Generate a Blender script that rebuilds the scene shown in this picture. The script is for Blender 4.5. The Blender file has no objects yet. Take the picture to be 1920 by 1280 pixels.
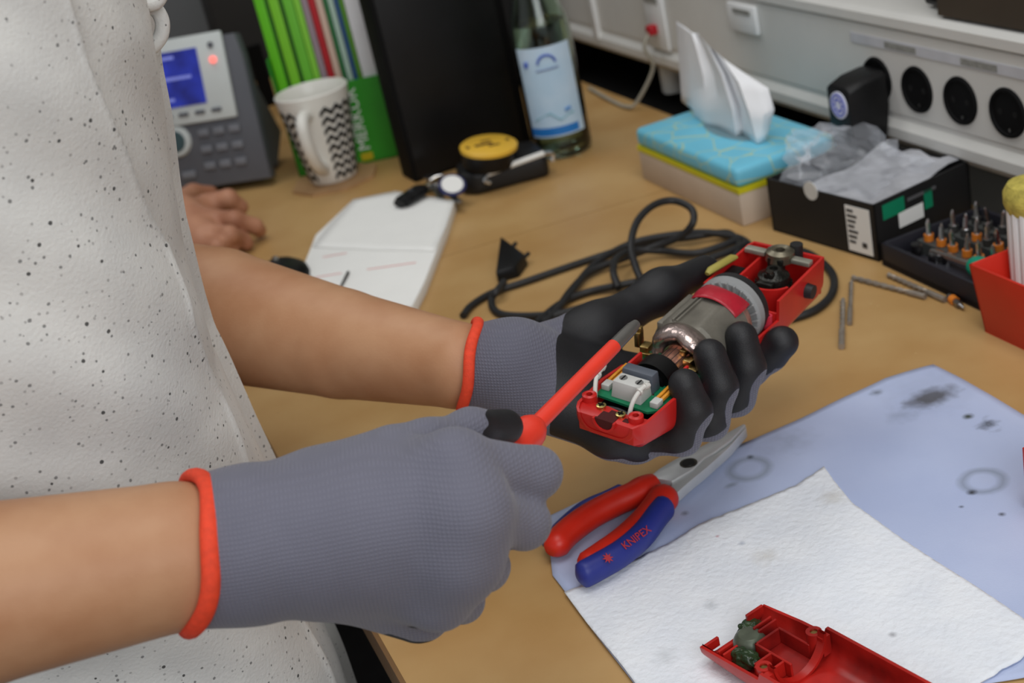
import bpy, bmesh, math, random
import numpy as np
from mathutils import Vector, Matrix
random.seed(7)
S = bpy.context.scene
COL = S.collection
# ------------------------------------------------------------------ camera
FPX = 2590.0; PITCH = math.radians(24.4); ROLL = math.radians(13.0); HEAD = math.radians(16.8); CH = 0.51
_fw = np.array([math.sin(HEAD), math.cos(HEAD), 0.]); _up = np.array([0, 0, 1.])
CR = np.array([math.cos(HEAD), -math.sin(HEAD), 0.])
CF = _fw*math.cos(PITCH)-_up*math.sin(PITCH); CU = _up*math.cos(PITCH)+_fw*math.sin(PITCH)
CX = CR*math.cos(ROLL)-CU*math.sin(ROLL); CY = CR*math.sin(ROLL)+CU*math.cos(ROLL)
C0 = np.array([0, 0, CH])
cam = bpy.data.cameras.new('camera'); co = bpy.data.objects.new('camera', cam); COL.objects.link(co)
co.matrix_world = Matrix(((CX[0], CY[0], -CF[0], 0), (CX[1], CY[1], -CF[1], 0), (CX[2], CY[2], -CF[2], CH), (0, 0, 0, 1)))
cam.sensor_width = 36; cam.sensor_fit = 'HORIZONTAL'; cam.lens = FPX/1920*36; cam.clip_start = .02
cam.dof.use_dof = True; cam.dof.focus_distance = 0.79; cam.dof.aperture_fstop = 9.0
S.camera = co
# ------------------------------------------------------------------ light
w = bpy.data.worlds.new('world'); S.world = w; w.use_nodes = True
w.node_tree.nodes['Background'].inputs[0].default_value = (.93, .96, 1, 1)
w.node_tree.nodes['Background'].inputs[1].default_value = .42
def area(name, loc, target, sx, sy, power, col=(1, .985, .965)):
    l = bpy.data.lights.new(name, 'AREA'); l.shape = 'RECTANGLE'; l.size = sx; l.size_y = sy; l.energy = power; l.color = col
    o = bpy.data.objects.new(name, l); COL.objects.link(o); o.location = loc
    o.rotation_euler = (Vector(target)-Vector(loc)).to_track_quat('-Z', 'Y').to_euler(); return o
area('ceiling_lamp', (.55, .35, 1.85), (.5, .6, 0), 1.3, .9, 15)
area('ceiling_lamp', (.1, 1.9, 1.95), (.1, 1.9, 0), 1.2, .6, 8)
area('window_light', (.1, -1.3, 1.2), (.3, .9, .1), 1.6, 1.0, 22, (.95, .97, 1))
S.view_settings.view_transform = 'Standard'; S.view_settings.look = 'None'
S.view_settings.exposure = 0.0; S.view_settings.gamma = 1.0; S.view_settings.use_curve_mapping = False
# ------------------------------------------------------------------ pixel -> place
def ray(x, y): return CF+CX*((x-960)/FPX)-CY*((y-640)/FPX)
def at(x, y, z=0.): d = ray(x, y); return C0+d*((z-CH)/d[2])
def atx(x, y, X): d = ray(x, y); return C0+d*(X/d[0])
def aty(x, y, Y): d = ray(x, y); return C0+d*(Y/d[1])
def atd(x, y, D): return C0+ray(x, y)*D
def pix(P):
    v = np.asarray(P)-C0; z = v@CF; return np.stack([960+FPX*(v@CX)/z, 640-FPX*(v@CY)/z], -1)
def nz(v): v = np.asarray(v, float); return v/np.linalg.norm(v)
# ------------------------------------------------------------------ materials
def lin(c): return tuple(((v/255)/12.92 if v/255 <= .04045 else ((v/255+.055)/1.055)**2.4) for v in c)
MATS = {}
def M(name, rgb, rough=.5, metal=0, var=.12, scale=30, bump=0, bscale=200, spec=.5, rgb2=None, trans=0, ior=1.45, alpha=1, emit=0, sheen=0, detail=4):
    if name in MATS: return MATS[name]
    m = bpy.data.materials.new(name); m.use_nodes = True; N = m.node_tree.nodes; L = m.node_tree.links
    b = N['Principled BSDF']; b.inputs['Roughness'].default_value = rough; b.inputs['Metallic'].default_value = metal
    b.inputs['Specular IOR Level'].default_value = spec; b.inputs['IOR'].default_value = ior
    b.inputs['Transmission Weight'].default_value = trans; b.inputs['Alpha'].default_value = alpha
    b.inputs['Sheen Weight'].default_value = sheen
    c = lin(rgb); c2 = lin(rgb2) if rgb2 else tuple(v*(1-var) for v in c)
    tc = N.new('ShaderNodeTexCoord'); n = N.new('ShaderNodeTexNoise'); n.inputs['Scale'].default_value = scale; n.inputs['Detail'].default_value = detail
    L.new(tc.outputs['Object'], n.inputs['Vector'])
    r = N.new('ShaderNodeValToRGB'); r.color_ramp.elements[0].position = .35; r.color_ramp.elements[1].position = .65
    r.color_ramp.elements[0].color = (*c2, 1); r.color_ramp.elements[1].color = (*c, 1)
    L.new(n.outputs['Fac'], r.inputs['Fac']); L.new(r.outputs['Color'], b.inputs['Base Color'])
    if emit: L.new(r.outputs['Color'], b.inputs['Emission Color']); b.inputs['Emission Strength'].default_value = emit
    if bump:
        n2 = N.new('ShaderNodeTexNoise'); n2.inputs['Scale'].default_value = bscale; n2.inputs['Detail'].default_value = 3
        L.new(tc.outputs['Object'], n2.inputs['Vector'])
        bp = N.new('ShaderNodeBump'); bp.inputs['Strength'].default_value = bump; bp.inputs['Distance'].default_value = .001
        L.new(n2.outputs['Fac'], bp.inputs['Height']); L.new(bp.outputs['Normal'], b.inputs['Normal'])
    MATS[name] = m; return m
def nodes(m): return m.node_tree.nodes, m.node_tree.links, m.node_tree.nodes['Principled BSDF']
def ramp_of(m): return [n for n in m.node_tree.nodes if n.type == 'VALTORGB'][0]
def mixcol(m, fac_socket, rgb):
    """lay a second colour over a material's base where fac is 1"""
    N, L, b = nodes(m); src = b.inputs['Base Color'].links[0].from_socket
    x = N.new('ShaderNodeMix'); x.data_type = 'RGBA'; L.new(fac_socket, x.inputs[0]); L.new(src, x.inputs[6]); x.inputs[7].default_value = (*lin(rgb), 1)
    L.new(x.outputs[2], b.inputs['Base Color'])
def math_node(m, op, a, bval=None, clamp=False):
    N, L, _ = nodes(m); x = N.new('ShaderNodeMath'); x.operation = op; x.use_clamp = clamp
    for i, v in enumerate((a, bval)):
        if v is None: continue
        if isinstance(v, (int, float)): x.inputs[i].default_value = v
        else: L.new(v, x.inputs[i])
    return x.outputs[0]
def coord(m):
    N = m.node_tree.nodes; return [n for n in N if n.type == 'TEX_COORD'][0].outputs['Object']
# ------------------------------------------------------------------ mesh helpers
def catmull(pts, k=8):
    P = [np.asarray(p, float) for p in pts]; P = [2*P[0]-P[1]]+P+[2*P[-1]-P[-2]]; out = []
    for i in range(1, len(P)-2):
        for j in range(k):
            t = j/k; a, b, c, d = P[i-1:i+3]
            out.append(.5*((2*b)+(-a+c)*t+(2*a-5*b+4*c-d)*t*t+(-a+3*b-3*c+d)*t**3))
    out.append(P[-2]); return out
class MB:
    def __init__(s): s.v = []; s.f = []
    def add(s, v, f):
        o = len(s.v); s.v += [tuple(float(q) for q in p) for p in v]; s.f += [tuple(i+o for i in q) for q in f]; return s
    def hexa(s, p8):   # bottom 4 ccw, top 4 ccw
        return s.add(p8, [(3, 2, 1, 0), (4, 5, 6, 7), (0, 1, 5, 4), (1, 2, 6, 5), (2, 3, 7, 6), (3, 0, 4, 7)])
    def box(s, c, size, R=None):
        x, y, z = [q/2 for q in size]
        p = np.array([(-x, -y, -z), (x, -y, -z), (x, y, -z), (-x, y, -z), (-x, -y, z), (x, -y, z), (x, y, z), (-x, y, z)])
        if R is not None: p = p@np.asarray(R).T
        return s.hexa(p+np.asarray(c))
    def b2(s, x0, x1, y0, y1, z0, z1): return s.box(((x0+x1)/2, (y0+y1)/2, (z0+z1)/2), (x1-x0, y1-y0, z1-z0))
    def tube(s, pts, r, n=10, flat=None, cap=True, up=None):
        P = [np.asarray(p, float) for p in pts]; m = len(P); rr = r if hasattr(r, '__len__') else [r]*m
        t0 = nz(P[1]-P[0]); ref = np.array(up if up is not None else ((0, 0, 1) if abs(t0[2]) < .9 else (1, 0, 0)), float)
        V = []; F = []; a = None
        for i in range(m):
            t = nz(P[min(i+1, m-1)]-P[max(i-1, 0)])
            b = ref-t*(ref@t) if (a is None or up is not None) else a-t*(a@t)
            a = nz(b); c = np.cross(t, a); q = rr[i]; fa, fb = (flat if flat else (1, 1))
            for j in range(n):
                th = 2*math.pi*j/n; V.append(P[i]+a*(math.cos(th)*q*fa)+c*(math.sin(th)*q*fb))
        for i in range(m-1):
            for j in range(n):
                k = (j+1) % n; F.append((i*n+j, i*n+k, (i+1)*n+k, (i+1)*n+j))
        if cap: F.append(tuple(range(n-1, -1, -1))); F.append(tuple((m-1)*n+j for j in range(n)))
        return s.add(V, F)
    def cyl(s, p0, p1, r0, r1=None, n=20): return s.tube([p0, p1], [r0, r0 if r1 is None else r1], n)
    def lathe(s, prof, n=32, o=(0, 0, 0), R=None, arc=None):
        V = []; F = []; m = len(prof); R = np.eye(3) if R is None else np.asarray(R); full = arc is None
        a0, a1 = (0, 2*math.pi) if full else arc; cnt = n if full else n+1
        for j in range(cnt):
            th = a0+(a1-a0)*j/n
            for r, z in prof: V.append(R@np.array([r*math.cos(th), r*math.sin(th), z])+np.asarray(o))
        for j in range(n):
            k = (j+1) % cnt
            for i in range(m-1): F.append((j*m+i, k*m+i, k*m+i+1, j*m+i+1))
        return s.add(V, F)
    def prism(s, poly, z0, z1):
        n = len(poly); V = [(p[0], p[1], z0) for p in poly]+[(p[0], p[1], z1) for p in poly]
        A = sum(poly[i][0]*poly[(i+1) % n][1]-poly[(i+1) % n][0]*poly[i][1] for i in range(n))
        lo = tuple(range(n)); hi = tuple(range(n, 2*n))
        F = [lo[::-1], hi]+[(i, (i+1) % n, n+(i+1) % n, n+i) for i in range(n)]
        if A < 0: F = [q[::-1] for q in F]
        return s.add(V, F)
    def grid(s, G, thick=0):
        G = np.asarray(G, float); a, b = G.shape[:2]
        V = list(G.reshape(-1, 3)); F = [(i*b+j, (i+1)*b+j, (i+1)*b+j+1, i*b+j+1) for i in range(a-1) for j in range(b-1)]
        if thick:
            o = a*b; V += [p-np.array([0, 0, thick]) for p in V]; F += [tuple(q+o for q in f[::-1]) for f in F]
            for i in range(a-1):
                F.append((i*b, o+i*b, o+(i+1)*b, (i+1)*b)); F.append((i*b+b-1, (i+1)*b+b-1, o+(i+1)*b+b-1, o+i*b+b-1))
            for j in range(b-1):
                F.append((j, j+1, o+j+1, o+j)); k = (a-1)*b; F.append((k+j, o+k+j, o+k+j+1, k+j+1))
        return s.add(V, F)
    def xf(s, R=None, t=(0, 0, 0)):
        V = np.array(s.v); V = V@np.asarray(R).T if R is not None else V; s.v = [tuple(p) for p in V+np.asarray(t)]; return s
    def build(s, name, mat, parent=None, smooth=35, bevel=0, seg=2, center=True, fix=True):
        me = bpy.data.meshes.new(name); V = np.array(s.v); off = np.zeros(3)
        if parent is None and center:
            off = np.array([(V[:, 0].min()+V[:, 0].max())/2, (V[:, 1].min()+V[:, 1].max())/2, V[:, 2].min()])
        me.from_pydata([tuple(p) for p in V-off], [], s.f); me.materials.append(mat)
        if bevel or fix:
            bm = bmesh.new(); bm.from_mesh(me)
            if fix: bmesh.ops.recalc_face_normals(bm, faces=bm.faces)
            if bevel:
                es = [e for e in bm.edges if len(e.link_faces) == 2 and e.calc_face_angle(0) > .5]
                bmesh.ops.bevel(bm, geom=es, offset=bevel, segments=seg, profile=.5, affect='EDGES', clamp_overlap=True)
            bm.to_mesh(me); bm.free()
        if smooth:
            me.polygons.foreach_set('use_smooth', [True]*len(me.polygons)); me.set_sharp_from_angle(angle=math.radians(smooth))
        o = bpy.data.objects.new(name, me); COL.objects.link(o); o.location = off
        if parent is not None: par(o, parent)
        return o
LOCAL = set()
def par(o, p):
    o.parent = p
    if p.name in LOCAL: LOCAL.add(o.name); return          # shape given in the thing's own frame
    mw = p.matrix_basis.copy() if p.parent is None else (p.parent.matrix_basis @ p.matrix_parent_inverse @ p.matrix_basis)
    o.matrix_parent_inverse = mw.inverted()
def tag(o, label, cat, group=None):
    o['label'] = label; o['category'] = cat
    if group: o['group'] = group
    return o
def thing(name, label, cat, loc=(0, 0, 0), group=None, mat4=None):
    o = bpy.data.objects.new(name, None); COL.objects.link(o); o.empty_display_size = .02; o.location = loc
    if mat4 is not None: o.matrix_world = mat4; LOCAL.add(o.name)
    return tag(o, label, cat, group)
def struct(o): o['kind'] = 'structure'; return o
def frame(o, x, y, z):
    return Matrix(((x[0], y[0], z[0], o[0]), (x[1], y[1], z[1], o[1]), (x[2], y[2], z[2], o[2]), (0, 0, 0, 1)))
def text_mesh(name, body, size, mat, mat4, parent=None, depth=.0002, align='CENTER'):
    cu = bpy.data.curves.new(name, 'FONT'); cu.body = body; cu.size = size; cu.extrude = depth; cu.align_x = align; cu.align_y = 'CENTER'; cu.resolution_u = 3
    t = bpy.data.objects.new(name, cu); COL.objects.link(t)
    me = bpy.data.meshes.new_from_object(t.evaluated_get(bpy.context.evaluated_depsgraph_get())); bpy.data.objects.remove(t)
    me.materials.append(mat); me.transform(mat4)
    o = bpy.data.objects.new(name, me); COL.objects.link(o)
    if parent is not None: par(o, parent)
    return o
def coons(e0, e1, e2, e3, nu, nv):
    """patch between polylines e0 (v=0), e1 (u=1), e2 (v=1), e3 (u=0)"""
    def rs(e, n):
        e = np.array(e, float); d = np.r_[0, np.cumsum(np.linalg.norm(np.diff(e, axis=0), axis=1))]; t = np.linspace(0, d[-1], n)
        return np.stack([np.interp(t, d, e[:, k]) for k in range(3)], 1)
    a, c = rs(e0, nu), rs(e2, nu); b, d = rs(e1, nv), rs(e3, nv)
    u = np.linspace(0, 1, nu)[:, None, None]; v = np.linspace(0, 1, nv)[None, :, None]
    return (1-v)*a[:, None]+v*c[:, None]+(1-u)*d[None]+u*b[None]-((1-u)*(1-v)*a[0]+u*(1-v)*a[-1]+(1-u)*v*c[0]+u*v*c[-1])
# signed-distance flesh: tapered bones, smooth union, surface nets
def sd_bone(P, a, ra, b, rb):
    ba = b-a; h = np.clip(((P-a)@ba)/max(ba@ba, 1e-12), 0, 1)
    return np.linalg.norm(P-a-h[..., None]*ba, axis=-1)-(ra+(rb-ra)*h)
def smin(a, b, k):
    h = np.clip(.5+.5*(b-a)/k, 0, 1); return b+(a-b)*h-k*h*(1-h)
def flesh(groups, h, pad=.006, kk=.004):
    """groups: list of (k, [(a,ra,b,rb),...]); bones of a group melt together by k, groups melt by kk"""
    allb = [q for _, g in groups for q in g]
    lo = np.min([np.minimum(a-ra, b-rb) for a, ra, b, rb in allb], 0)-pad; hi = np.max([np.maximum(a+ra, b+rb) for a, ra, b, rb in allb], 0)+pad
    n = np.ceil((hi-lo)/h).astype(int)+1
    ax = [lo[i]+h*np.arange(n[i]) for i in range(3)]; D = np.full(tuple(n), 1e3, np.float32)
    for k, g in groups:
        gl = np.min([np.minimum(a-ra, b-rb) for a, ra, b, rb in g], 0)-pad*2-k; gh = np.max([np.maximum(a+ra, b+rb) for a, ra, b, rb in g], 0)+pad*2+k
        sl = tuple(slice(max(0, int((gl[i]-lo[i])/h)), min(n[i], int((gh[i]-lo[i])/h)+2)) for i in range(3))
        P = np.stack(np.meshgrid(ax[0][sl[0]], ax[1][sl[1]], ax[2][sl[2]], indexing='ij'), -1).astype(np.float32)
        G = None
        for a, ra, b, rb in g:
            d = sd_bone(P, a, ra, b, rb); G = d if G is None else smin(G, d, k)
        D[sl] = smin(D[sl], G, kk)
    ins = D < 0; c = np.zeros(tuple(n-1), int)
    for i in (0, 1):
        for j in (0, 1):
            for k in (0, 1): c += ins[i:n[0]-1+i, j:n[1]-1+j, k:n[2]-1+k]
    act = (c > 0) & (c < 8); ids = np.argwhere(act); idx = -np.ones(act.shape, int); idx[act] = np.arange(len(ids))
    acc = np.zeros((len(ids), 3)); cnt = np.zeros(len(ids))
    cs = [np.array(q) for q in ((0, 0, 0), (1, 0, 0), (0, 1, 0), (1, 1, 0), (0, 0, 1), (1, 0, 1), (0, 1, 1), (1, 1, 1))]
    for p in range(8):
        for q in range(p+1, 8):
            if np.abs(cs[p]-cs[q]).sum() != 1: continue
            A = ids+cs[p]; B = ids+cs[q]; va = D[tuple(A.T)]; vb = D[tuple(B.T)]; m = (va < 0) != (vb < 0)
            t = (va[m]/(va[m]-vb[m]))[:, None]; acc[m] += A[m]+(B[m]-A[m])*t; cnt[m] += 1
    V = lo+h*acc/cnt[:, None]; F = []
    for axn, (o1, o2) in enumerate(((1, 2), (2, 0), (0, 1))):
        s0 = [slice(None)]*3; s1 = [slice(None)]*3; s0[axn] = slice(0, -1); s1[axn] = slice(1, None)
        a = ins[tuple(s0)]; b = ins[tuple(s1)]
        for e in np.argwhere(a != b):
            if e[o1] == 0 or e[o2] == 0 or e[o1] >= n[o1]-1 or e[o2] >= n[o2]-1: continue
            q = []
            for d1, d2 in ((-1, -1), (0, -1), (0, 0), (-1, 0)):
                g = e.copy(); g[o1] += d1; g[o2] += d2; q.append(idx[tuple(g)])
            F.append(q if a[tuple(e)] else q[::-1])
    return V, np.array(F)
def relax(V, F, it=2, lam=.5):
    E = np.concatenate([F[:, [0, 1]], F[:, [1, 2]], F[:, [2, 3]], F[:, [3, 0]]])
    for _ in range(it):
        s = np.zeros_like(V); c = np.zeros(len(V)); np.add.at(s, E[:, 0], V[E[:, 1]]); np.add.at(c, E[:, 0], 1); np.add.at(s, E[:, 1], V[E[:, 0]]); np.add.at(c, E[:, 1], 1)
        V = V+lam*(s/np.maximum(c, 1)[:, None]-V)
    return V
def vnormals(V, F):
    N = np.zeros_like(V); fn = np.cross(V[F[:, 2]]-V[F[:, 0]], V[F[:, 3]]-V[F[:, 1]])
    for k in range(4): np.add.at(N, F[:, k], fn)
    return N/np.maximum(np.linalg.norm(N, axis=1), 1e-12)[:, None]
def raw_mesh(name, V, F, mat, parent=None, normals=None):
    me = bpy.data.meshes.new(name); me.from_pydata([tuple(p) for p in V], [], [tuple(int(i) for i in f) for f in F]); me.materials.append(mat)
    me.polygons.foreach_set('use_smooth', [True]*len(me.polygons))
    if normals is not None: me.normals_split_custom_set_from_vertices([tuple(q) for q in normals])
    o = bpy.data.objects.new(name, me); COL.objects.link(o)
    if parent is not None: par(o, parent)
    return o
def split_field(V, F, N, fld):
    """cut a quad mesh along fld = 0; returns two (V,F,N)"""
    out = []
    for sgn in (1, -1):
        nv = {}; VV = []; NN = []; FF = []
        def vid(key, p, n):
            if key not in nv: nv[key] = len(VV); VV.append(p); NN.append(n)
            return nv[key]
        f = fld*sgn; pos = f > 0
        for q in F:
            m = pos[q]
            if not m.any(): continue
            if m.all(): FF.append([vid(int(i), V[i], N[i]) for i in q]); continue
            poly = []
            for k in range(4):
                i, j = int(q[k]), int(q[(k+1) % 4])
                if pos[i]: poly.append(vid(i, V[i], N[i]))
                if pos[i] != pos[j]:
                    a, b = min(i, j), max(i, j); t = f[a]/(f[a]-f[b]); poly.append(vid((a, b), V[a]+t*(V[b]-V[a]), nz(N[a]+t*(N[b]-N[a]))))
            if len(poly) > 2: FF.append(poly)
        out.append((VV, FF, NN))
    return out
# ------------------------------------------------------------------ palette
m_desk = M('desk_laminate', (188, 153, 101), .42, var=0, scale=9, rgb2=(174, 135, 82), bump=.05, bscale=400)
m_edge = M('desk_edge', (120, 88, 52), .5)
m_duct = M('duct_pvc', (212, 211, 206), .45, var=.03)
m_ductw = M('duct_white', (228, 229, 228), .4, var=.03)
m_black = M('black_plastic', (13, 13, 14), .45, var=.3, spec=.35)
m_blackm = M('black_matte', (9, 9, 10), .75, var=.3, spec=.2)
m_steel = M('steel', (150, 147, 142), .35, 1, var=.25, scale=60)
m_dsteel = M('dark_steel', (95, 92, 86), .4, 1, var=.35, scale=80)
m_chrome = M('chrome', (205, 205, 205), .18, 1, var=.1)
m_brass = M('brass', (176, 150, 95), .32, 1, var=.35, scale=120)
m_red = M('tool_red', (196, 34, 30), .36, var=.12, scale=40, bump=.04, bscale=900)
m_redbin = M('bin_red', (205, 40, 20), .42, var=.08)
m_skin = M('skin', (186, 142, 108), .5, var=0, rgb2=(172, 124, 90), scale=22, bump=.12, bscale=600, spec=.35)
m_skin2 = M('skin_far', (186, 134, 105), .5, var=0, rgb2=(160, 108, 82), scale=25, bump=.1, bscale=500, spec=.35)
m_orange = M('cuff_orange', (238, 72, 40), .7, var=.15, scale=300, bump=.5, bscale=1500)
m_orange2 = M('handle_orange', (232, 62, 44), .4, var=.08, scale=40)
m_coat = M('nitrile_coat', (30, 30, 33), .5, var=.22, scale=60, bump=.25, bscale=1800)
m_white = M('white_paper', (232, 232, 228), .75, var=.03)
m_whitep = M('white_plastic', (225, 225, 220), .4, var=.04)
m_cable = M('cable_black', (34, 34, 35), .5, var=.2)
# ------------------------------------------------------------------ the room
fl = MB().b2(-2.5, 1.0, -2, 3, -.80, -.75).build('floor', M('floor_grey', (52, 50, 49), .7, var=.25, scale=20)); struct(fl)
struct(MB().b2(.87, .95, -1.5, 2.6, -.75, 1.9).build('wall_right', M('wall_grey', (150, 146, 138), .85, var=.05, scale=8)))
struct(MB().b2(-2.5, .87, 2.5, 2.6, -.75, 1.9).build('wall_back', M('wall_dark', (46, 45, 44), .85, var=.1, scale=8)))
def seam_y(x): return 1.332-.1027*(x-.342)
t = thing('desk', 'tan wood laminate desk top carrying the tools and papers', 'desk', (.45, .6, -.75))
MB().prism([(.0925, -.5), (.775, -.5), (.775, seam_y(.775)-.0008), (.0925, seam_y(.0925)-.0008)], -.026, 0).build('desktop', m_desk, t)
MB().b2(.0895, .0925, -.5, seam_y(.09)-.001, -.026, -.0004).build('edge_strip', m_edge, t)
for q in ((.2, -.4), (.72, -.4), (.2, 1.2), (.72, 1.2)): MB().b2(q[0]-.025, q[0]+.025, q[1]-.025, q[1]+.025, -.75, -.026).build('leg', m_dsteel, t, bevel=.003)
t = thing('desk', 'second tan desk joined at the seam, under the telephone and mug', 'desk', (0, 1.9, -.75))
MB().prism([(-.29, seam_y(-.29)+.0008), (.738, seam_y(.738)+.0008), (.738, 2.45), (-.29, 2.45)], -.026, 0).build('desktop', m_desk, t)
for q in ((-.25, 1.6), (.68, 1.45), (-.25, 2.35), (.68, 2.35)): MB().b2(q[0]-.025, q[0]+.025, q[1]-.025, q[1]+.025, -.75, -.026).build('leg', m_dsteel, t, bevel=.003)
tag(MB().b2(.742, .862, 1.33, 2.40, -.07, -.012).build('gap_shade_block', m_blackm, bevel=.002), 'black block added to darken the shaded gap between far desk and wall', 'shade block')  # black box added so the gap under the duct reads as deep shade
# cable duct with sockets
DX = .755
duct = thing('cable_duct', 'white wall cable duct with a row of black round sockets', 'cable duct', (DX, 1.0, .05))
prof = [(.868, .048), (DX+.02, .046), (DX+.003, .05), (DX-.004, .058), (DX-.004, .068), (DX+.001, .076), (DX+.001, .080), (DX, .082), (DX, .163), (DX+.002, .164), (DX-.003, .167), (DX-.003, .176), (DX+.003, .180), (DX+.02, .182), (.868, .183)]
def yprism(mb, prof, y0, y1):
    n = len(prof); V = [(x, y0, z) for x, z in prof]+[(x, y1, z) for x, z in prof]
    return mb.add(V, [tuple(range(n)), tuple(range(2*n-1, n-1, -1))]+[(i, n+i, n+(i+1) % n, (i+1) % n) for i in range(n)])
yprism(MB(), prof, .1, 2.4).build('duct_body', m_duct, duct, smooth=25)
def disc_x(mb, x0, x1, y, z, r, n=36): return mb.cyl((x0, y, z), (x1, y, z), r, r, n)
RX = np.array(((0, 0, -1), (0, 1, 0), (1, 0, 0.)))   # lathe axis z -> -x
socks = [atx(1645, 145, DX), atx(1717, 170, DX), atx(1803, 192, DX), atx(1890, 215, DX)]
sy0 = socks[0][1]; sstep = (socks[3][1]-socks[0][1])/3
for i in range(5):
    y = sy0+sstep*i; z = .111
    s = MB().lathe([(0, .0006), (.0180, .0006), (.0190, .0024), (.0215, .0024), (.0225, 0)], 40, (DX, y, z), RX).build('socket', m_blackm, duct)
    MB().box((DX-.0014, y-.003, z-.0145), (.0012, .0016, .0026)).build('earth_clip', m_steel, s)
    for dy in (-.0095, .0095): MB().cyl((DX-.0004, y+dy, z), (DX-.0009, y+dy, z), .0028).build('pin_hole', M('hole_black', (4, 4, 4), .9), s)
for k, (ya, yb, nm) in enumerate(((1.15, .70, 0),)):
    ls = MB().b2(DX-.0012, DX, ya-.47, ya, .1440, .1535).build('label_strip', M('label_strip', (200, 201, 206), .35), duct)
    for y in (1.095, .985, .89): MB().b2(DX-.0016, DX-.001, y-.047, y, .1455, .1515).build('label_print', M('print_grey', (150, 150, 144), .6, var=.3, scale=250), ls)
for px_, w_ in ((1118, .012),):
    p = atx(px_, 30, DX); MB().b2(DX-.006, DX+.002, p[1]-w_/2, p[1]+w_/2, .066, .180).build('cover_joint', m_ductw, duct, bevel=.001)
p = atx(1235, 52, DX)
pl = MB().b2(DX-.005, DX, p[1]-.028, p[1]+.024, .078, .150).build('network_outlet', m_ductw, duct, bevel=.002)
MB().b2(DX-.0065, DX-.0045, p[1]-.018, p[1]+.018, .139, .145).build('label_slot', M('print_grey', (150, 150, 144), .6), pl)
p2 = atx(1398, 34, DX)
pl2 = MB().b2(DX-.006, DX, p2[1]-.030, p2[1]+.030, .128, .160).build('blank_outlet', m_ductw, duct, bevel=.002)
MB().b2(DX-.0075, DX-.0055, p2[1]-.022, p2[1]+.014, .150, .155).build('label_slot', M('print_grey', (150, 150, 144), .6), pl2)
# network cable with red plug
t = thing('network_cable', 'thin grey network cable with a red plug hanging from the duct', 'cable', (p[0], p[1], 0))
R_ = MB().box((DX-.010, p[1], p[2]), (.012, .013, .012)).build('plug', M('plug_red', (176, 20, 34), .4), t, bevel=.002)
pts = [(DX-.014, p[1], p[2]-.002), (DX-.022, p[1]+.004, p[2]-.02), (DX-.012, p[1]+.01, p[2]-.05), at(1195, 190, .012), at(1175, 200, .004), at(1140, 185, .004), at(1105, 165, .004)]
MB().tube(catmull(pts), .0024, 8).build('cord', M('cord_grey', (168, 164, 150), .5), t)
# dark board above the duct on the right
MB().b2(.760, .869, .2, 1.02, .1835, .52).build('wall_panel', M('panel_brown', (66, 56, 44), .7, var=.2, scale=10))
tag(bpy.data.objects['wall_panel'], 'dark brown board standing on the ledge above the socket duct', 'board')
pt = [atx(1745, 3, .78), atx(1800, 14, .775), atx(1850, 22, .78)]
t = tag(MB().tube(catmull([(q[0], q[1], max(q[2], .190)) for q in pt]), .006, 8).build('pen', m_black), 'black stick lying on the duct ledge at the top right', 'pen')
# ------------------------------------------------------------------ tissue box
a = at(1205, 335); b = at(1395, 425); tx0 = (a[0]+b[0])/2; ty0, ty1 = b[1], a[1]; tx1 = tx0+.118; th = .060
t = thing('tissue_box', 'blue and beige tissue box with a yellow stripe', 'tissue box', ((tx0+tx1)/2, (ty0+ty1)/2, 0))
mb_ = M('tissue_beige', (196, 178, 158), .6, var=.08, scale=20)
MB().b2(tx0, tx1, ty0, ty1, 0, .034).build('carton', mb_, t, bevel=.0015)
MB().b2(tx0-.0004, tx1+.0004, ty0-.0004, ty1+.0004, .034, .0395).build('stripe', M('stripe_yellow', (205, 196, 30), .5, var=.04), t)
mbl = M('tissue_blue', (112, 196, 222), .45, var=.05)
v = nodes(mbl)[0].new('ShaderNodeTexVoronoi'); v.feature = 'DISTANCE_TO_EDGE'; v.inputs['Scale'].default_value = 28; nodes(mbl)[1].new(coord(mbl), v.inputs['Vector'])
mixcol(mbl, math_node(mbl, 'MULTIPLY', math_node(mbl, 'LESS_THAN', v.outputs['Distance'], .018), .55), (205, 205, 110))
MB().b2(tx0-.0002, tx1+.0002, ty0-.0002, ty1+.0002, .0395, th).build('lid', mbl, t, bevel=.006, seg=3)
MB().lathe([(0, 0), (1, 0)], 24).xf(np.diag((.016, .050, 1)), ((tx0+tx1)/2, (ty0+ty1)/2, th+.0004)).build('opening', M('slot_dark', (120, 150, 160), .8), t)
# tissue: a folded sheet, rows from the slot to the torn top
def P3(x, y, X): return atx(x, y, X)
cxm = (tx0+tx1)/2
rows = [[(1283, 258, .02), (1300, 262, .0), (1318, 265, -.02), (1345, 272, -.012), (1372, 276, -.02), (1395, 272, .0), (1415, 280, -.018), (1440, 278, -.008), (1452, 262, .012)],
        [(1278, 190, .016), (1300, 200, .0), (1325, 205, -.015), (1350, 205, -.005), (1372, 205, -.018), (1385, 200, .006), (1405, 212, -.012), (1432, 215, .0), (1452, 205, .016)],
        [(1274, 130, .012), (1296, 135, .002), (1318, 140, -.012), (1338, 140, -.002), (1352, 140, -.016), (1362, 140, .008), (1385, 155, -.008), (1412, 162, .004), (1440, 165, .014)],
        [(1270, 70, .01), (1290, 78, .004), (1304, 85, -.006), (1316, 84, .0), (1325, 85, -.01), (1335, 92, .008), (1355, 110, -.002), (1385, 130, .006), (1420, 152, .012)],
        [(1268, 40, .01), (1286, 52, .005), (1296, 60, -.003), (1303, 62, .002), (1309, 62, -.004), (1316, 72, .007), (1330, 88, .002), (1355, 108, .006), (1392, 135, .012)]]
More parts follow.
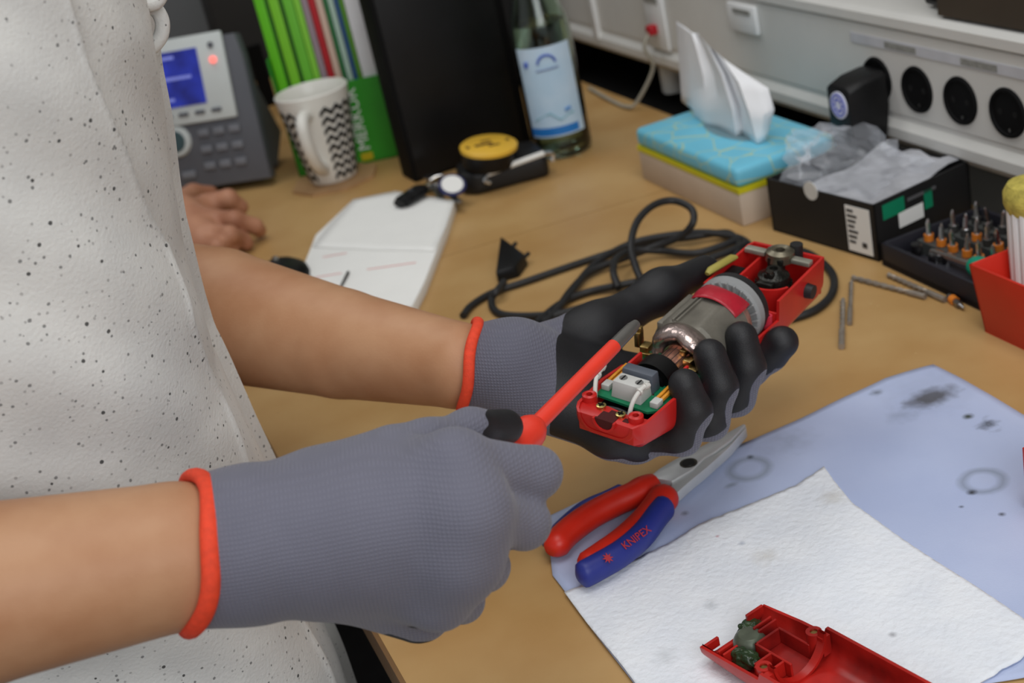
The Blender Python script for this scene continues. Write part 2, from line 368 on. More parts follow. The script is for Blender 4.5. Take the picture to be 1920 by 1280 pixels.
G = [[P3(x, y, cxm+d*.7) for x, y, d in r] for r in rows]
G[0] = [np.array([p_[0]*.5+cxm*.5, min(max(p_[1], ty0+.045), ty1-.03), th+.001]) for p_ in G[0]]
G = np.array(G); G = np.stack([np.stack([np.interp(np.linspace(0, 4, 17), range(5), G[:, j, k]) for k in range(3)], -1) for j in range(9)], 1)
tis = MB().grid(G).build('tissue', M('tissue_white', (240, 241, 243), .85, var=.02, bump=.1, bscale=300), smooth=40)
so = tis.modifiers.new('t', 'SOLIDIFY'); so.thickness = .0004
tag(tis, 'white tissue pulled up out of the blue box', 'tissue')
# small white bottle behind the tissue box
pb = at(1262, 215); t = thing('glue_bottle', 'small white plastic bottle with a cap behind the tissue box', 'bottle', (pb[0]+.052, pb[1]+.095, 0)); ob = np.array([pb[0]+.052, pb[1]+.095, -.012])
MB().lathe([(0, .012), (.014, .012), (.015, .015), (.015, .05), (.014, .058), (0, .058)], 24, ob).build('body', m_whitep, t)
MB().lathe([(0, .058), (.0125, .058), (.0125, .070), (.011, .073), (0, .073)], 20, ob).build('cap', m_white, t)
# ------------------------------------------------------------------ power adapter in the first socket
sy = sy0; sz = .111
t = thing('power_adapter', 'black plug-in power adapter in the leftmost socket', 'adapter', (DX-.03, sy, .06))
V = []
for x, dy, z0, z1 in ((DX-.003, .020, .085, .124), (DX-.010, .0205, .046, .124), (DX-.030, .0205, .040, .122), (DX-.046, .0185, .060, .117)):
    V.append([(x, sy-dy, z0+.006), (x, sy-dy, z1-.004), (x, sy-dy+.005, z1), (x, sy+dy-.005, z1), (x, sy+dy, z1-.004), (x, sy+dy, z0+.006), (x, sy+dy-.006, z0-.004), (x, sy-dy+.006, z0-.004)])
mbd = MB(); n = 8; mbd.add([p for r in V for p in r], [tuple(range(n-1, -1, -1)), tuple(3*n+i for i in range(n))]+[(k*n+i, k*n+(i+1) % n, (k+1)*n+(i+1) % n, (k+1)*n+i) for k in range(3) for i in range(n)])
mbd.build('body', m_black, t, bevel=.0015)
mst = M('sticker_white', (222, 224, 240), .5, var=.03)
st = disc_x(MB(), DX-.0472, DX-.0455, sy-.001, .099, .0135).build('sticker', mst, t)
mblu = M('sticker_blue', (110, 118, 205), .5, var=.1)
MB().lathe([(.0095, 0), (.0115, 0), (.0115, .0006), (.0095, .0006), (.0095, 0)], 28, (DX-.0471, sy-.001, .099), RX).build('sticker_ring', mblu, st)
for k in range(8):
    an = k*math.pi/4; MB().box((DX-.0474, sy-.001+.0060*math.cos(an), .099+.0060*math.sin(an)), (.0005, .0030, .0030)).build('sticker_star', mblu, st)
# ------------------------------------------------------------------ black carton with a plastic bag
b0 = at(1450, 432); b1 = at(1648, 491); ex = nz((b1-b0)*[1, 1, 0]); ey = np.array([-ex[1], ex[0], 0]);  # ex along front, ey away to the wall
W0 = np.linalg.norm(b1-b0); DP = .118; HB = .054
FB = frame(b0, ex, ey, (0, 0, 1))
t = thing('carton', 'open black cardboard box with a white bar code label', 'box', mat4=FB)
mk = M('carton_black', (26, 26, 27), .55, var=.15)
th_ = .002
MB().b2(0, W0, 0, DP, 0, .002).build('bottom', mk, t)
MB().b2(0, W0, 0, th_, 0, HB).build('wall', mk, t); MB().b2(0, W0, DP-th_, DP, 0, HB).build('wall', mk, t)
MB().b2(0, th_, 0, DP, 0, HB).build('wall', mk, t); MB().b2(W0-th_, W0, 0, DP, 0, HB).build('wall', mk, t)
lb = MB().b2(W0-.036, W0-.006, -.0004, .0, .004, .048).build('label', m_white, t)
for k in range(7): MB().b2(W0-.034, W0-.026+.002*(k % 3), -.0007, -.0003, .012+k*.005, .0145+k*.005).build('print', M('print_black', (60, 60, 60), .6), lb)
MB().b2(W0-.018, W0-.012, -.0007, -.0003, .010, .015).build('print', M('print_black', (60, 60, 60), .6), lb)
gr = M('print_green', (10, 130, 92), .5)
for y0, y1, z0, z1, mm in ((.010, .036, .036, .050, gr), (.060, .070, .028, .046, gr), (.028, .058, .022, .036, m_white), (.040, .075, .043, .046, M('print_dim', (90, 90, 92), .6))):
    g = MB().b2(W0, W0+.0004, y0, y1, z0, z1).build('print', mm, t)
MB().lathe([(0, -.0008), (.009, -.0008), (.009, 0), (0, 0)], 20, (.062, 0, HB-.001), np.array(((1, 0, 0), (0, 0, 1), (0, -1, 0.)))).build('thumb_cut', M('carton_white', (215, 215, 210), .6), t)
# crumpled clear bag
bm = bmesh.new(); bmesh.ops.create_icosphere(bm, subdivisions=4, radius=1)
from mathutils import noise
mbag = MB(); cb = b0+ex*W0*.40+ey*.062
for v in bm.verts:
    d = v.co.normalized(); n1 = noise.noise(d*1.3+Vector((3, 1, 7))); n2 = abs(noise.noise(d*2.6)); n3 = abs(noise.noise(d*5.5+Vector((5, 5, 5))))
    r = .78+.40*n1+.75*n2+.22*n3
    l = np.array([d.x*.062*r, d.y*.050*r, d.z*.026*r])
    q = cb+ex*l[0]+ey*l[1]+np.array([0, 0, .048+l[2]+.020*max(0, -d.x)])
    iu = (q-b0)@ex; iv = (q-b0)@ey
    if q[2] < HB+.004:
        q = q+ex*(min(max(iu, .006), W0-.006)-iu)+ey*(min(max(iv, .006), DP-.006)-iv)
    v.co = Vector(q)
bm.verts.ensure_lookup_table(); mbag.add([v.co for v in bm.verts], [[x.index for x in f.verts] for f in bm.faces]); bm.free()
m_bag = M('clear_film', (228, 232, 240), .07, var=.02, alpha=.17, spec=1.0, bump=.3, bscale=90)
bag = mbag.build('plastic_bag', m_bag, smooth=12); tag(bag, 'crumpled clear plastic bag in the black carton', 'bag')
# grey sheet inside the carton
G = [[b0+ex*(W0*(.30+.66*i/8))+ey*(.006+.106*j/8)+np.array([0, 0, .046+.010*j/8+.003*math.sin(i*1.7+j)]) for j in range(9)] for i in range(9)]
tag(MB().grid(G, .0006).build('bubble_sheet', M('sheet_grey', (180, 181, 186), .5, var=.25, scale=60, bump=.4, bscale=150), smooth=60), 'grey plastic sheet lying in the black carton under the clear bag', 'sheet')
# ------------------------------------------------------------------ bit set in its open case
k0 = at(1655, 497); k1 = at(1836, 582); ex2 = nz((k1-k0)*[1, 1, 0]); ey2 = np.array([-ex2[1], ex2[0], 0]); WK = np.linalg.norm(k1-k0)+.05
FK = frame(k0, ex2, ey2, (0, 0, 1))
t = thing('bit_case', 'open dark bit set case beside the black carton', 'case', mat4=FK)
mkc = M('case_dark', (34, 33, 42), .6, var=.2); DK = .105
MB().b2(0, WK, 0, DK, 0, .006).build('tray_floor', mkc, t)
for q in ((0, WK, 0, .004), (0, WK, DK-.004, DK), (0, .004, 0, DK), (WK-.004, WK, 0, DK)): MB().b2(*q, 0, .022).build('tray_rim', mkc, t, bevel=.001)
for yy in (.034, .060, .084): MB().b2(.012, WK-.008, yy-.005, yy+.005, .006, .018).build('bit_rail', M('rail_grey', (70, 72, 70), .6), t)
MB().b2(.045, WK-.004, .010, .024, .006, .016).build('foam_strip', mkc, t)
m_ringo = M('ring_orange', (226, 130, 40), .5, var=.1); m_ringg = M('ring_green', (16, 140, 104), .5); m_ringk = M('ring_dark', (60, 60, 58), .5)
def make_bit(ringmat):
    t = thing('screwdriver_bit', 'x', 'bit')
    MB().cyl((0, 0, 0), (0, 0, .012), .0034, .0034, 6).build('shank', m_steel, t)
    MB().cyl((0, 0, .006), (0, 0, .012), .0042, .0042, 12).build('ring', ringmat, t)
    MB().lathe([(.0030, .012), (.0022, .014), (.0021, .022), (.0008, .026), (0, .026)], 8).build('tip', m_chrome, t)
    return t
def copy_tree(o, mw):
    r = o.copy(); COL.objects.link(r); r.matrix_world = mw
    for c in o.children:
        d = c.copy(); COL.objects.link(d); d.parent = r
    return r
ORD = ['first', 'second', 'third', 'fourth', 'fifth', 'sixth', 'seventh', 'eighth', 'ninth', 'tenth']
protos = [make_bit(m_ringo), make_bit(m_ringk)]; used = [0, 0]
rowsb = [(.034, 9, [0]*9, 'orange ringed bit standing in the front rail of the bit case', 'bits in the front rail'),
         (.060, 10, [1, 1, 0, 1, 0, 0, 0, 0, 1, 0], None, None), (.084, 9, [1, 1, 1, 1, 0, 1, 0, 1, 1], None, None)]
for yy, cnt, kinds, lab, grp in rowsb:
    for i, kd in enumerate(kinds):
        x = .022+(WK-.045)*i/(cnt-1)
        mw = FK @ Matrix.Translation((x, yy, .0125)) @ Matrix.Rotation(random.uniform(-.12, .12), 4, 'X')
        if used[kd] == 0: o = protos[kd]; o.matrix_world = mw; used[kd] = 1
        else: o = copy_tree(protos[kd], mw)
        row = {.034: 'front', .060: 'middle', .084: 'back'}[yy]; colr = 'orange' if kd == 0 else 'dark'
        tag(o, f'{colr} ringed bit, {ORD[i]} from the left in the {row} rail of the bit case', 'bit', f'bits in the {row} rail')
gm = M('driver_green', (8, 150, 120), .45)
t = thing('bit_driver', 'green and black bit driver lying at the front of the bit case', 'screwdriver', mat4=FK @ Matrix.Translation((0, .017, .022)))
MB().tube([(.10, 0, .004), (.105, 0, .004), (.112, 0, .004), (.135, 0, .004), (.15, 0, .004)], [.004, .008, .0095, .009, .010], 12).build('grip', gm, t)
MB().tube([(.05, 0, .0), (.101, 0, .003)], .0032, 8).build('shaft', m_chrome, t)
for k, (x, y) in enumerate(((.030, .016), (.058, .013), (.068, .018))):
    q = np.array(FK @ Vector((x, y, .014)))
    tag(MB().cyl(q, q+[0, 0, .010], .0055, .0048, 12).build('socket_bit', m_chrome), ['shiny nut socket in the near left corner of the bit case', 'left one of two shiny sockets lying before the green driver', 'right one of two shiny sockets lying before the green driver'][k], 'socket')
# ------------------------------------------------------------------ red bin with brush
r0 = at(1847, 622)
def rbin(px): return px
X0, Y1 = r0[0], r0[1]; HBN = .058; e = .006
t = thing('storage_bin', 'open red plastic storage bin at the right edge', 'bin', (X0+.05, Y1-.07, 0))
def slab(x0, x1, y0, y1, z0, z1, ix0=0, ix1=0, iy0=0, iy1=0):
    return [(x0, y0, z0), (x1, y0, z0), (x1, y1, z0), (x0, y1, z0), (x0-ix0, y0-iy0, z1), (x1+ix1, y0-iy0, z1), (x1+ix1, y1+iy1, z1), (x0-ix0, y1+iy1, z1)]
X1, Y0 = X0+.10, Y1-.15; wt = .0025
MB().b2(X0, X1, Y0, Y1, 0, .003).build('bottom', m_redbin, t)
MB().hexa([(X0, Y0, 0), (X0+wt, Y0, 0), (X0+wt, Y1, 0), (X0, Y1, 0), (X0-e, Y0-e, HBN), (X0-e+wt, Y0-e, HBN), (X0-e+wt, Y1+e, HBN), (X0-e, Y1+e, HBN)]).build('wall', m_redbin, t, bevel=.0006)
MB().hexa([(X1-wt, Y0, 0), (X1, Y0, 0), (X1, Y1, 0), (X1-wt, Y1, 0), (X1+e-wt, Y0-e, HBN), (X1+e, Y0-e, HBN), (X1+e, Y1+e, HBN), (X1+e-wt, Y1+e, HBN)]).build('wall', m_redbin, t, bevel=.0006)
MB().hexa([(X0, Y1-wt, 0), (X1, Y1-wt, 0), (X1, Y1, 0), (X0, Y1, 0), (X0-e, Y1+e-wt, HBN), (X1+e, Y1+e-wt, HBN), (X1+e, Y1+e, HBN), (X0-e, Y1+e, HBN)]).build('wall', m_redbin, t, bevel=.0006)
MB().hexa([(X0, Y0, 0), (X1, Y0, 0), (X1, Y0+wt, 0), (X0, Y0+wt, 0), (X0-e, Y0-e, HBN), (X1+e, Y0-e, HBN), (X1+e, Y0-e+wt, HBN), (X0-e, Y0-e+wt, HBN)]).build('wall', m_redbin, t, bevel=.0006)
bc = at(1922, 540, .03)+np.array([.012, 0, 0]); bc[2] = .003
t = thing('cleaning_brush', 'white bundled brush with yellow bristles standing in the red bin', 'brush', bc)
pr = [(0, 0)]
mb1 = MB()
for k in range(16):
    an = 2*math.pi*k/16; mb1 = MB(); q = bc+np.array([.0165*math.cos(an), .0165*math.sin(an), 0]); mb1.cyl(q, q+[0, 0, .092], .0034, .0034, 8); mb1.build('rod', m_white, t)
MB().cyl(bc, bc+[0, 0, .088], .014).build('core', m_whitep, t)
mbr = M('bristle_yellow', (206, 190, 90), .8, var=.35, scale=160, bump=.8, bscale=700)
MB().lathe([(.019, .088), (.0215, .095), (.0215, .104), (.018, .110), (.009, .113), (0, .112)], 28, bc).build('bristles', mbr, t)
# ------------------------------------------------------------------ loose drill bits and keys on the desk
def rod(pa, pb, r, z=None): z = z or r; return catmull([at(*pa, z), at(*pb, z)], 2)
def drill(name, label, pa, pb, r, tip=.35, cat='drill bit', m=None):
    m = m or M('drill_steel', (158, 148, 136), .4, .45, var=.25, scale=90); A = at(*pa, r); B = at(*pb, r); t = thing(name, label, cat, A)
    c = A+(B-A)*tip; MB().tube([A, c], r, 10).build('shank', m, t)
    n = 26; mbx = MB(); d = nz(B-A); s = np.cross(d, (0, 0, 1)); P_ = []
    for sg in (0, math.pi):
        P_ = [c+(B-c)*i/n+(s*math.cos(i*.9+sg)+np.array([0, 0, 1])*math.sin(i*.9+sg))*r*.36 for i in range(n+1)]
        mbx.tube(P_, r*.58, 6)
    mbx.build('flute', m, t); return t
drill('drill_bit', 'short steel drill bit lying nearest to the gloved hand', (1578, 650), (1580, 562), .0026)
drill('drill_bit', 'short steel drill bit lying behind the nearest one', (1593, 606), (1596, 528), .0022)
drill('drill_bit', 'long steel drill bit pointing toward the red bin', (1735, 556), (1598, 520), .0026, .2)
drill('drill_bit', 'steel drill bit lying closest to the bit case', (1772, 562), (1665, 515), .0026, .3)
q = at(1780, 556, .003); q2 = at(1800, 572, .003)
t = thing('screwdriver_bit', 'single bit with an orange ring lying loose on the desk', 'bit', q)
MB().cyl(q, q2, .0032, .0032, 6).build('shank', m_steel, t); MB().cyl(q+(q2-q)*.25, q+(q2-q)*.6, .0038).build('ring', m_ringo, t); MB().cyl(q2, q2+(q2-q)*.35, .002, .0008, 8).build('tip', m_chrome, t)
# ------------------------------------------------------------------ far desk: binder, files, bottle
F0 = at(779, 343); F1 = np.array([at(1000, 268)[0], F0[1]+.01, 0])
bx = nz((F1-F0)*[1, 1, 0]); by = np.array([-bx[1], bx[0], 0]); BW = np.linalg.norm(F1-F0)
FBi = frame(F0, bx, by, (0, 0, 1))
t = thing('box_file', 'large black box file standing upright behind the keys', 'file box', mat4=FBi)
MB().b2(0, BW, 0, .045, 0, .315).build('body', m_blackm, t, bevel=.002)
MB().b2(.004, BW-.012, -.002, 0, .004, .311).build('front_cover', m_black, t, bevel=.0008)
# magazine holder
G1 = at(752, 292); G0 = at(562, 332); gx = nz((G1-G0)*[1, 1, 0]); gy = np.array([-gx[1], gx[0], 0]); GW = np.linalg.norm(G1-G0)
Go = G1-gx*GW
FG = frame(Go, gx, gy, (0, 0, 1))
green = M('holder_green', (46, 150, 34), .45, var=.1)
t = thing('magazine_holder', 'green magazine holder with a yellow mark between mug and box file', 'magazine holder', mat4=FG)
MB().b2(0, GW, 0, .0025, 0, .112).build('front', green, t); MB().b2(0, GW, .10, .1025, 0, .20).build('back', green, t)
MB().b2(0, GW, 0, .10, 0, .0025).build('bottom', green, t)
MB().b2(0, .0025, 0, .10, 0, .16).build('side', green, t); MB().b2(GW-.0025, GW, 0, .10, 0, .115).build('side', green, t)
text_mesh('lettering', 'MERKUR', .022, m_white, Matrix.Translation((GW-.044, -.0004, .060)) @ Matrix.Rotation(math.pi/2, 4, 'X') @ Matrix.Rotation(math.pi/2, 4, 'Z'), t)
MB().b2(GW-.052, GW-.036, -.0006, 0, .004, .014).build('yellow_mark', M('mark_yellow', (196, 176, 20), .5), t)
fcols = [((96, 190, 20), .018, 'bright green'), ((20, 84, 20), .005, 'dark green'), ((120, 196, 40), .018, 'second bright green'), ((18, 80, 22), .005, 'second dark green'), ((104, 186, 50), .018, 'third bright green'), ((130, 200, 60), .012, 'pale lime'),
         ((150, 132, 140), .012, 'mauve grey'), ((176, 24, 34), .012, 'red'), ((206, 178, 160), .012, 'pale pink'), ((40, 110, 60), .008, 'deep teal'), ((170, 196, 180), .010, 'pale mint'), ((44, 84, 130), .008, 'blue'), ((90, 150, 40), .008, 'leaf green'), ((226, 226, 228), .026, 'white')]
x = .004; tot = sum(c[1] for c in fcols); sc = (GW-.008)/tot
for rgb, wd, nm in fcols:
    wd *= sc
    o = MB().b2(x+.0004, x+wd-.0004, .004, .096, .003, .30).xf(np.array((gx, gy, (0, 0, 1))).T, Go).build('folder', M('folder_'+nm.replace(' ', '_'), rgb, .5, var=.06), bevel=.0012)
    tag(o, f'{nm} folder standing in the green magazine holder', 'folder', 'folders in the magazine holder'); x += wd
# bottle
bo = (at(1010, 285)+at(1112, 283))/2; bo[2] = 0; bo[1] += .005; br = .0365
t = thing('water_bottle', 'clear glass water bottle with a pale blue label', 'bottle', bo)
mg = M('bottle_glass', (214, 232, 218), .04, var=.03, trans=1, ior=1.45)
outer = [(0, .004), (.012, .003), (br-.006, 0), (br-.001, .004), (br, .010), (br, .150), (br-.002, .165), (br*.72, .195), (.0165, .225), (.0145, .25), (.0145, .285), (.0155, .287), (.0155, .296)]
inner = [(.012, .296), (.0115, .25), (.0135, .226), (br*.72-.004, .194), (br-.0055, .163), (br-.0035, .15), (br-.0035, .012), (br-.008, .007), (.010, .009), (0, .009)]
MB().lathe(outer+inner, 48, bo).build('glass', mg, t, smooth=60)
MB().lathe([(0, .0092), (br-.0085, .0072), (br-.004, .0122), (br-.004, .150), (br-.006, .163), (0, .163)], 40, bo).build('water', M('water', (232, 240, 236), .02, var=.01, trans=1, ior=1.33), t, smooth=60)
MB().lathe([(.0165, .286), (.0168, .302), (.0155, .304), (0, .304)], 28, bo).build('cap', m_blackm, t)
va = math.atan2(-bo[1], -bo[0]); A0, A1 = va-1.05, va+.95
ml = M('bottle_label', (196, 216, 234), .5, var=0, rgb2=(176, 204, 226), scale=22)
lb = MB().lathe([(br+.0004, .030), (br+.0004, .140)], 28, bo, None, (A0, A1)).build('label', ml, t)
mlb = M('label_blue', (34, 118, 196), .5)
MB().lathe([(br+.0007, .032), (br+.0007, .042)], 24, bo, None, (A0, A1-.25)).build('label_band', mlb, lb)
def on_b(an, z, r=br+.0009): return bo+np.array([r*math.cos(va+an), r*math.sin(va+an), z])
MB().tube([on_b(.30*math.cos(q), .118+.012*math.sin(q)) for q in np.linspace(.2, 2.94, 12)], .0016, 6).build('label_emblem', M('emblem_blue', (72, 100, 186), .5), lb)
MB().tube([on_b(q, .113+.002*q) for q in np.linspace(-.38, .36, 8)], .0010, 6).build('label_print', M('print_blue', (120, 134, 170), .5), lb)
MB().tube([on_b(-.72, .118), on_b(-.68, .124)], .0028, 6).build('label_crest', M('emblem_blue', (72, 100, 186), .5), lb)
MB().tube([on_b(.30, .060), on_b(.50, .062)], .0022, 6).build('label_bird', M('bird_blue', (90, 140, 196), .5), lb)
MB().tube([on_b(-.75, .052), on_b(-.2, .060), on_b(.1, .050), on_b(.6, .056)], .0012, 6).build('label_hills', M('hills_teal', (130, 176, 190), .5), lb)
# black loudspeaker-like block behind the bottle
q = at(1085, 190)
t = thing('desk_speaker', 'black block shaped speaker behind the glass bottle', 'speaker', (q[0]+.02, q[1]+.25, 0))
MB().b2(q[0]-.12, q[0]+.055, q[1]+.16, q[1]+.28, 0, .26).build('cabinet', m_blackm, t, bevel=.006); MB().b2(q[0]-.11, q[0]+.045, q[1]+.156, q[1]+.16, .01, .25).build('grille', M('grille_dark', (24, 24, 25), .9, bump=.6, bscale=900), t)
# ------------------------------------------------------------------ mug on a coaster
mc = at(618, 352); mc = (at(572, 345)+at(668, 338))/2; mc[2] = 0; mc[0] += .007
co_ = MB().lathe([(0, 0), (.058, 0), (.058, .004), (0, .004)], 8).xf(None, mc).build('coaster', M('coaster_tan', (176, 138, 96), .6, var=.15)); tag(co_, 'light wooden coaster under the patterned mug', 'coaster')
t = thing('mug', 'white mug with black zigzag pattern on a coaster', 'mug', mc+np.array([0, 0, .0041]))
mo = mc+np.array([0, 0, .0042]); mh = .118; rb, rt = .0315, .0475
mm_ = M('mug_white', (224, 222, 214), .3, var=.03)
prof = [(0, 0), (rb-.003, 0), (rb, .003)]+[(rb+(rt-rb)*k/8, .003+(mh-.003)*k/8) for k in range(1, 9)]+[(rt-.0015, mh+.0015), (rt-.003, mh)]+[(rb-.003+(rt-rb)*k/8, .006+(mh-.006)*k/8) for k in range(7, -1, -1)]+[(0, .006)]
MB().lathe(prof, 56, mo).build('cup', mm_, t, smooth=50)
hd_ = math.atan2(-mc[1], -mc[0])-.30   # the handle points at the viewer, a little left
def on_m(an, z, off=0): r = rb+(rt-rb)*(z-.003)/(mh-.003)+off; return mo+np.array([r*math.cos(hd_+an), r*math.sin(hd_+an), z])
zp = M('zigzag_black', (18, 18, 18), .4)
nzg = 8
for k in range(8):
    z0 = .012+k*.0122; mbz = MB(); A = []
    an = np.linspace(.36, 2*math.pi-.36, nzg*4+1)
    for i, q in enumerate(an): A.append((q, z0+(.0036 if i % 2 else -.0036)))
    Gz = [[on_m(q, z+dz*.5, .0009) for dz in (-.0066, .0066)] for q, z in A]
    mbz.grid(Gz).build('zigzag_band', zp, t, smooth=0, fix=False)
hp = [on_m(0, .096, -.002), on_m(0, .100, .016), on_m(0, .090, .030), on_m(0, .062, .032), on_m(0, .036, .020), on_m(0, .022, -.002)]
MB().tube(catmull(hp), .0072, 12, flat=(.62, 1.15), up=(-math.sin(hd_), math.cos(hd_), 0)).build('handle', mm_, t) if False else MB().tube(catmull(hp), .0080, 12).build('handle', mm_, t)
# ------------------------------------------------------------------ telephone
T0 = at(345, 374); T1 = at(513, 350); px_ = nz((T1-T0)*[1, 1, 0]); PWd = .235; lean = math.radians(77)
back = np.array([-px_[1], px_[0], 0]); pu = nz(back*math.cos(lean)+np.array([0, 0, 1])*math.sin(lean)); pn = np.cross(px_, pu)
To = T1-px_*PWd+np.array([0, 0, .012])
FP = frame(To, px_, pu, pn)   # local x right, y up the face, z out of the face
t = thing('telephone', 'grey desk telephone with a lit blue display', 'telephone', mat4=FP)
mph = M('phone_grey', (92, 94, 100), .5, var=.06); mphl = M('phone_silver', (206, 212, 210), .4, var=.04)
PH = .192
MB().prism([(0, 0), (PWd, 0), (PWd-.006, PH-.03), (PWd-.012, PH), (.012, PH), (0, PH-.03)], -.020, 0).build('housing', mph, t, bevel=.003)
MB().hexa([(.02, .01, -.075), (PWd-.02, .01, -.075), (PWd-.02, .03, -.02), (.02, .03, -.02), (.02, .055, -.11), (PWd-.02, .055, -.11), (PWd-.02, .17, -.02), (.02, .17, -.02)]).build('stand', mph, t)
bz = MB().b2(.055, PWd-.028, .086, PH+.006, 0, .006).build('bezel', mphl, t, bevel=.003)
mscr = M('screen_blue', (44, 62, 190), .25, var=0, rgb2=(24, 30, 110), scale=18, emit=.35)
sc_ = MB().b2(.075, PWd-.066, .110, .182, .006, .0075).build('display', mscr, bz)
for k, (yy, ww) in enumerate(((.172, .05), (.145, .07), (.118, .04))): MB().b2(.085, .085+ww, yy, yy+.004, .0075, .0077).build('display_line', M('screen_text', (130, 140, 220), .4, emit=.3), sc_)
MB().cyl((PWd-.045, .163, .006), (PWd-.045, .163, .009), .0045).build('message_lamp', M('lamp_red', (255, 120, 110), .4, emit=1.2), bz)
MB().cyl((PWd-.045, .182, .006), (PWd-.045, .182, .008), .004).build('button', mph, bz)
for k in range(5): MB().b2(.078+k*.024, .092+k*.024, .097, .102, .006, .009).build('soft_key', mph, bz, bevel=.001)
nv = MB().cyl((.112, .066, 0), (.112, .066, .005), .021, .019, 32).build('navigation_ring', mphl, t)
MB().cyl((.112, .066, .004), (.112, .066, .0075), .0145, .0135, 28).build('navigation_key', M('nav_teal', (62, 84, 88), .35), nv)
mkey = M('key_grey', (120, 122, 128), .45)
for i in range(3):
    for j in range(3):
        MB().box((.153+i*.0225, .072-j*.022, .001), (.016, .010, .006)).build('key', mkey, t, bevel=.0015)
for j in range(3): MB().box((.06+j*.03, .020, .001), (.020, .010, .006)).build('key', mkey, t, bevel=.0015)
hs = MB().tube(catmull([(.028, -.0, .016), (.028, .03, .030), (.028, .1, .034), (.028, .17, .030), (.028, .2, .016)]), .017, 14, flat=(.8, 1.1)).build('handset', mph, t)
for yy in (.012, .188): MB().cyl((.028, yy, .004), (.028, yy, .022), .022, .02, 24).build('ear_cap', mph, hs)
# monitor behind the phone
q = at(478, 255); mxr = q[0]; myy = q[1]+.06
t = thing('monitor', 'dark grey monitor standing behind the telephone', 'monitor', (mxr-.28, myy, 0))
MB().b2(mxr-.56, mxr, myy, myy+.035, .075, .42).build('casing', M('monitor_black', (44, 44, 46), .5), t, bevel=.004)
MB().b2(mxr-.548, mxr-.012, myy-.002, myy+.001, .087, .408).build('screen', M('monitor_grey', (96, 97, 99), .4, var=.15, scale=3), t)
MB().b2(mxr-.32, mxr-.24, myy+.01, myy+.03, .006, .09).build('neck', m_black, t); MB().b2(mxr-.40, mxr-.16, myy-.06, myy+.12, 0, .008).build('foot', m_black, t, bevel=.002)
q = at(500, 210); MB().box((q[0]+.015, q[1]+.04, .05), (.022, .012, .10)).build('cable_stub', m_blackm)
tag(bpy.data.objects['cable_stub'], 'small black plug block between the monitor and the folders', 'plug')
# ------------------------------------------------------------------ notepads, keys, pouch
def zq(l, z): return [tuple(at(x, y, z)[:2]) for x, y in l]
mpap = M('pad_white', (238, 238, 234), .8, var=.02)
poly = zq([(662, 374), (742, 358), (852, 376), (836, 425), (795, 530), (772, 574), (652, 560), (566, 505), (592, 440)], .012)
t = thing('notepad', 'white notepad with red lines lying under the car key', 'notepad', at(700, 470))
MB().prism(poly, 0, .012).build('pages', mpap, t, bevel=.0006)
mrl = M('line_red', (230, 150, 145), .8)
for a_, b_ in (((605, 482), (650, 474)), ((590, 520), (640, 512)), ((688, 505), (780, 492)), ((600, 445), (812, 438))):
    MB().tube([at(*a_, .0122), at(*b_, .0122)], .0011 if a_[0] != 600 else .0006, 5, flat=(.15, 1)).build('ruled_line', mrl if a_[0] != 600 else M('line_grey', (196, 194, 190), .8), t)
G = coons([at(662, 374, .0135), at(742, 358, .0135), at(852, 376, .0135)], [at(852, 376, .0135), at(836, 425, .0135), at(815, 470, .0135)], [at(585, 462, .0135), at(700, 468, .0135), at(815, 470, .0135)], [at(662, 374, .0135), at(620, 420, .0135), at(585, 462, .0135)], 12, 12)
tag(MB().grid(G, .0009).build('paper_sheet', mpap, smooth=180), 'loose white sheet lying on top of the notepad', 'paper')
tag(MB().tube([at(653, 510, .0142), at(640, 535, .0142), at(630, 556, .0142)], [.0016, .0011, .0011], 8).build('nail', m_dsteel), 'thin grey pin lying on the white notepad', 'pin')
q = at(556, 500, .012)
t = thing('computer_mouse', 'black computer mouse half hidden left of the notepad', 'mouse', q)
MB().lathe([(.001, .032), (.6, .030), (.9, .022), (1, .01), (.97, .002), (0, 0)], 24).xf(np.diag((.030, .045, .8)), (q[0]-.018, q[1]-.012, 0)).build('shell', m_black, t, smooth=60)
MB().tube([(q[0]-.018, q[1]+.02, .022), (q[0]-.018, q[1]+.006, .0262)], .003, 8).build('wheel', m_dsteel, t)
# car key and key ring
q = at(770, 372, .018); 
t = thing('car_key', 'black car key fob lying on the notepad', 'key', q)
ka, kb = at(748, 382, .020), at(795, 352, .022)
MB().tube(catmull([ka, ka*.6+kb*.4, kb]), [.009]*3+[.0125]*6+[.013]*6+[.011, .008], 12, flat=(.55, 1)).build('shell', m_black, t)
kn = ka*.5+kb*.5+np.array([0, 0, .0065]); MB().cyl(kn, kn+[0, 0, .0012], .004).build('button', M('key_button', (60, 62, 66), .4), t)
q = at(830, 350, .016)
t = thing('key_ring', 'bunch of small keys with a round white and blue tag', 'keys', q)
tg = at(848, 347, .026); RT = np.array(Vector(nz(C0-tg)).to_track_quat('Z', 'Y').to_matrix())
RT2 = np.array(Matrix.Rotation(.6, 3, 'X'))@np.eye(3)
MB().lathe([(0, -.0015), (.0155, -.0015), (.0165, 0), (.0155, .0015), (0, .0015)], 28, tg, RT2).build('tag_rim', M('tag_navy', (30, 36, 84), .4), t)
MB().lathe([(.0, .0016), (.0128, .0016), (.0128, .0022), (0, .0022)], 28, tg, RT2).build('tag_face', m_white, t)
rc = at(818, 340, .016); MB().tube([rc+np.array([.014*math.cos(a), .014*math.sin(a), .002*math.sin(a*2)]) for a in np.linspace(0, 2*math.pi, 25)], .0013, 6).build('ring', m_chrome, t)
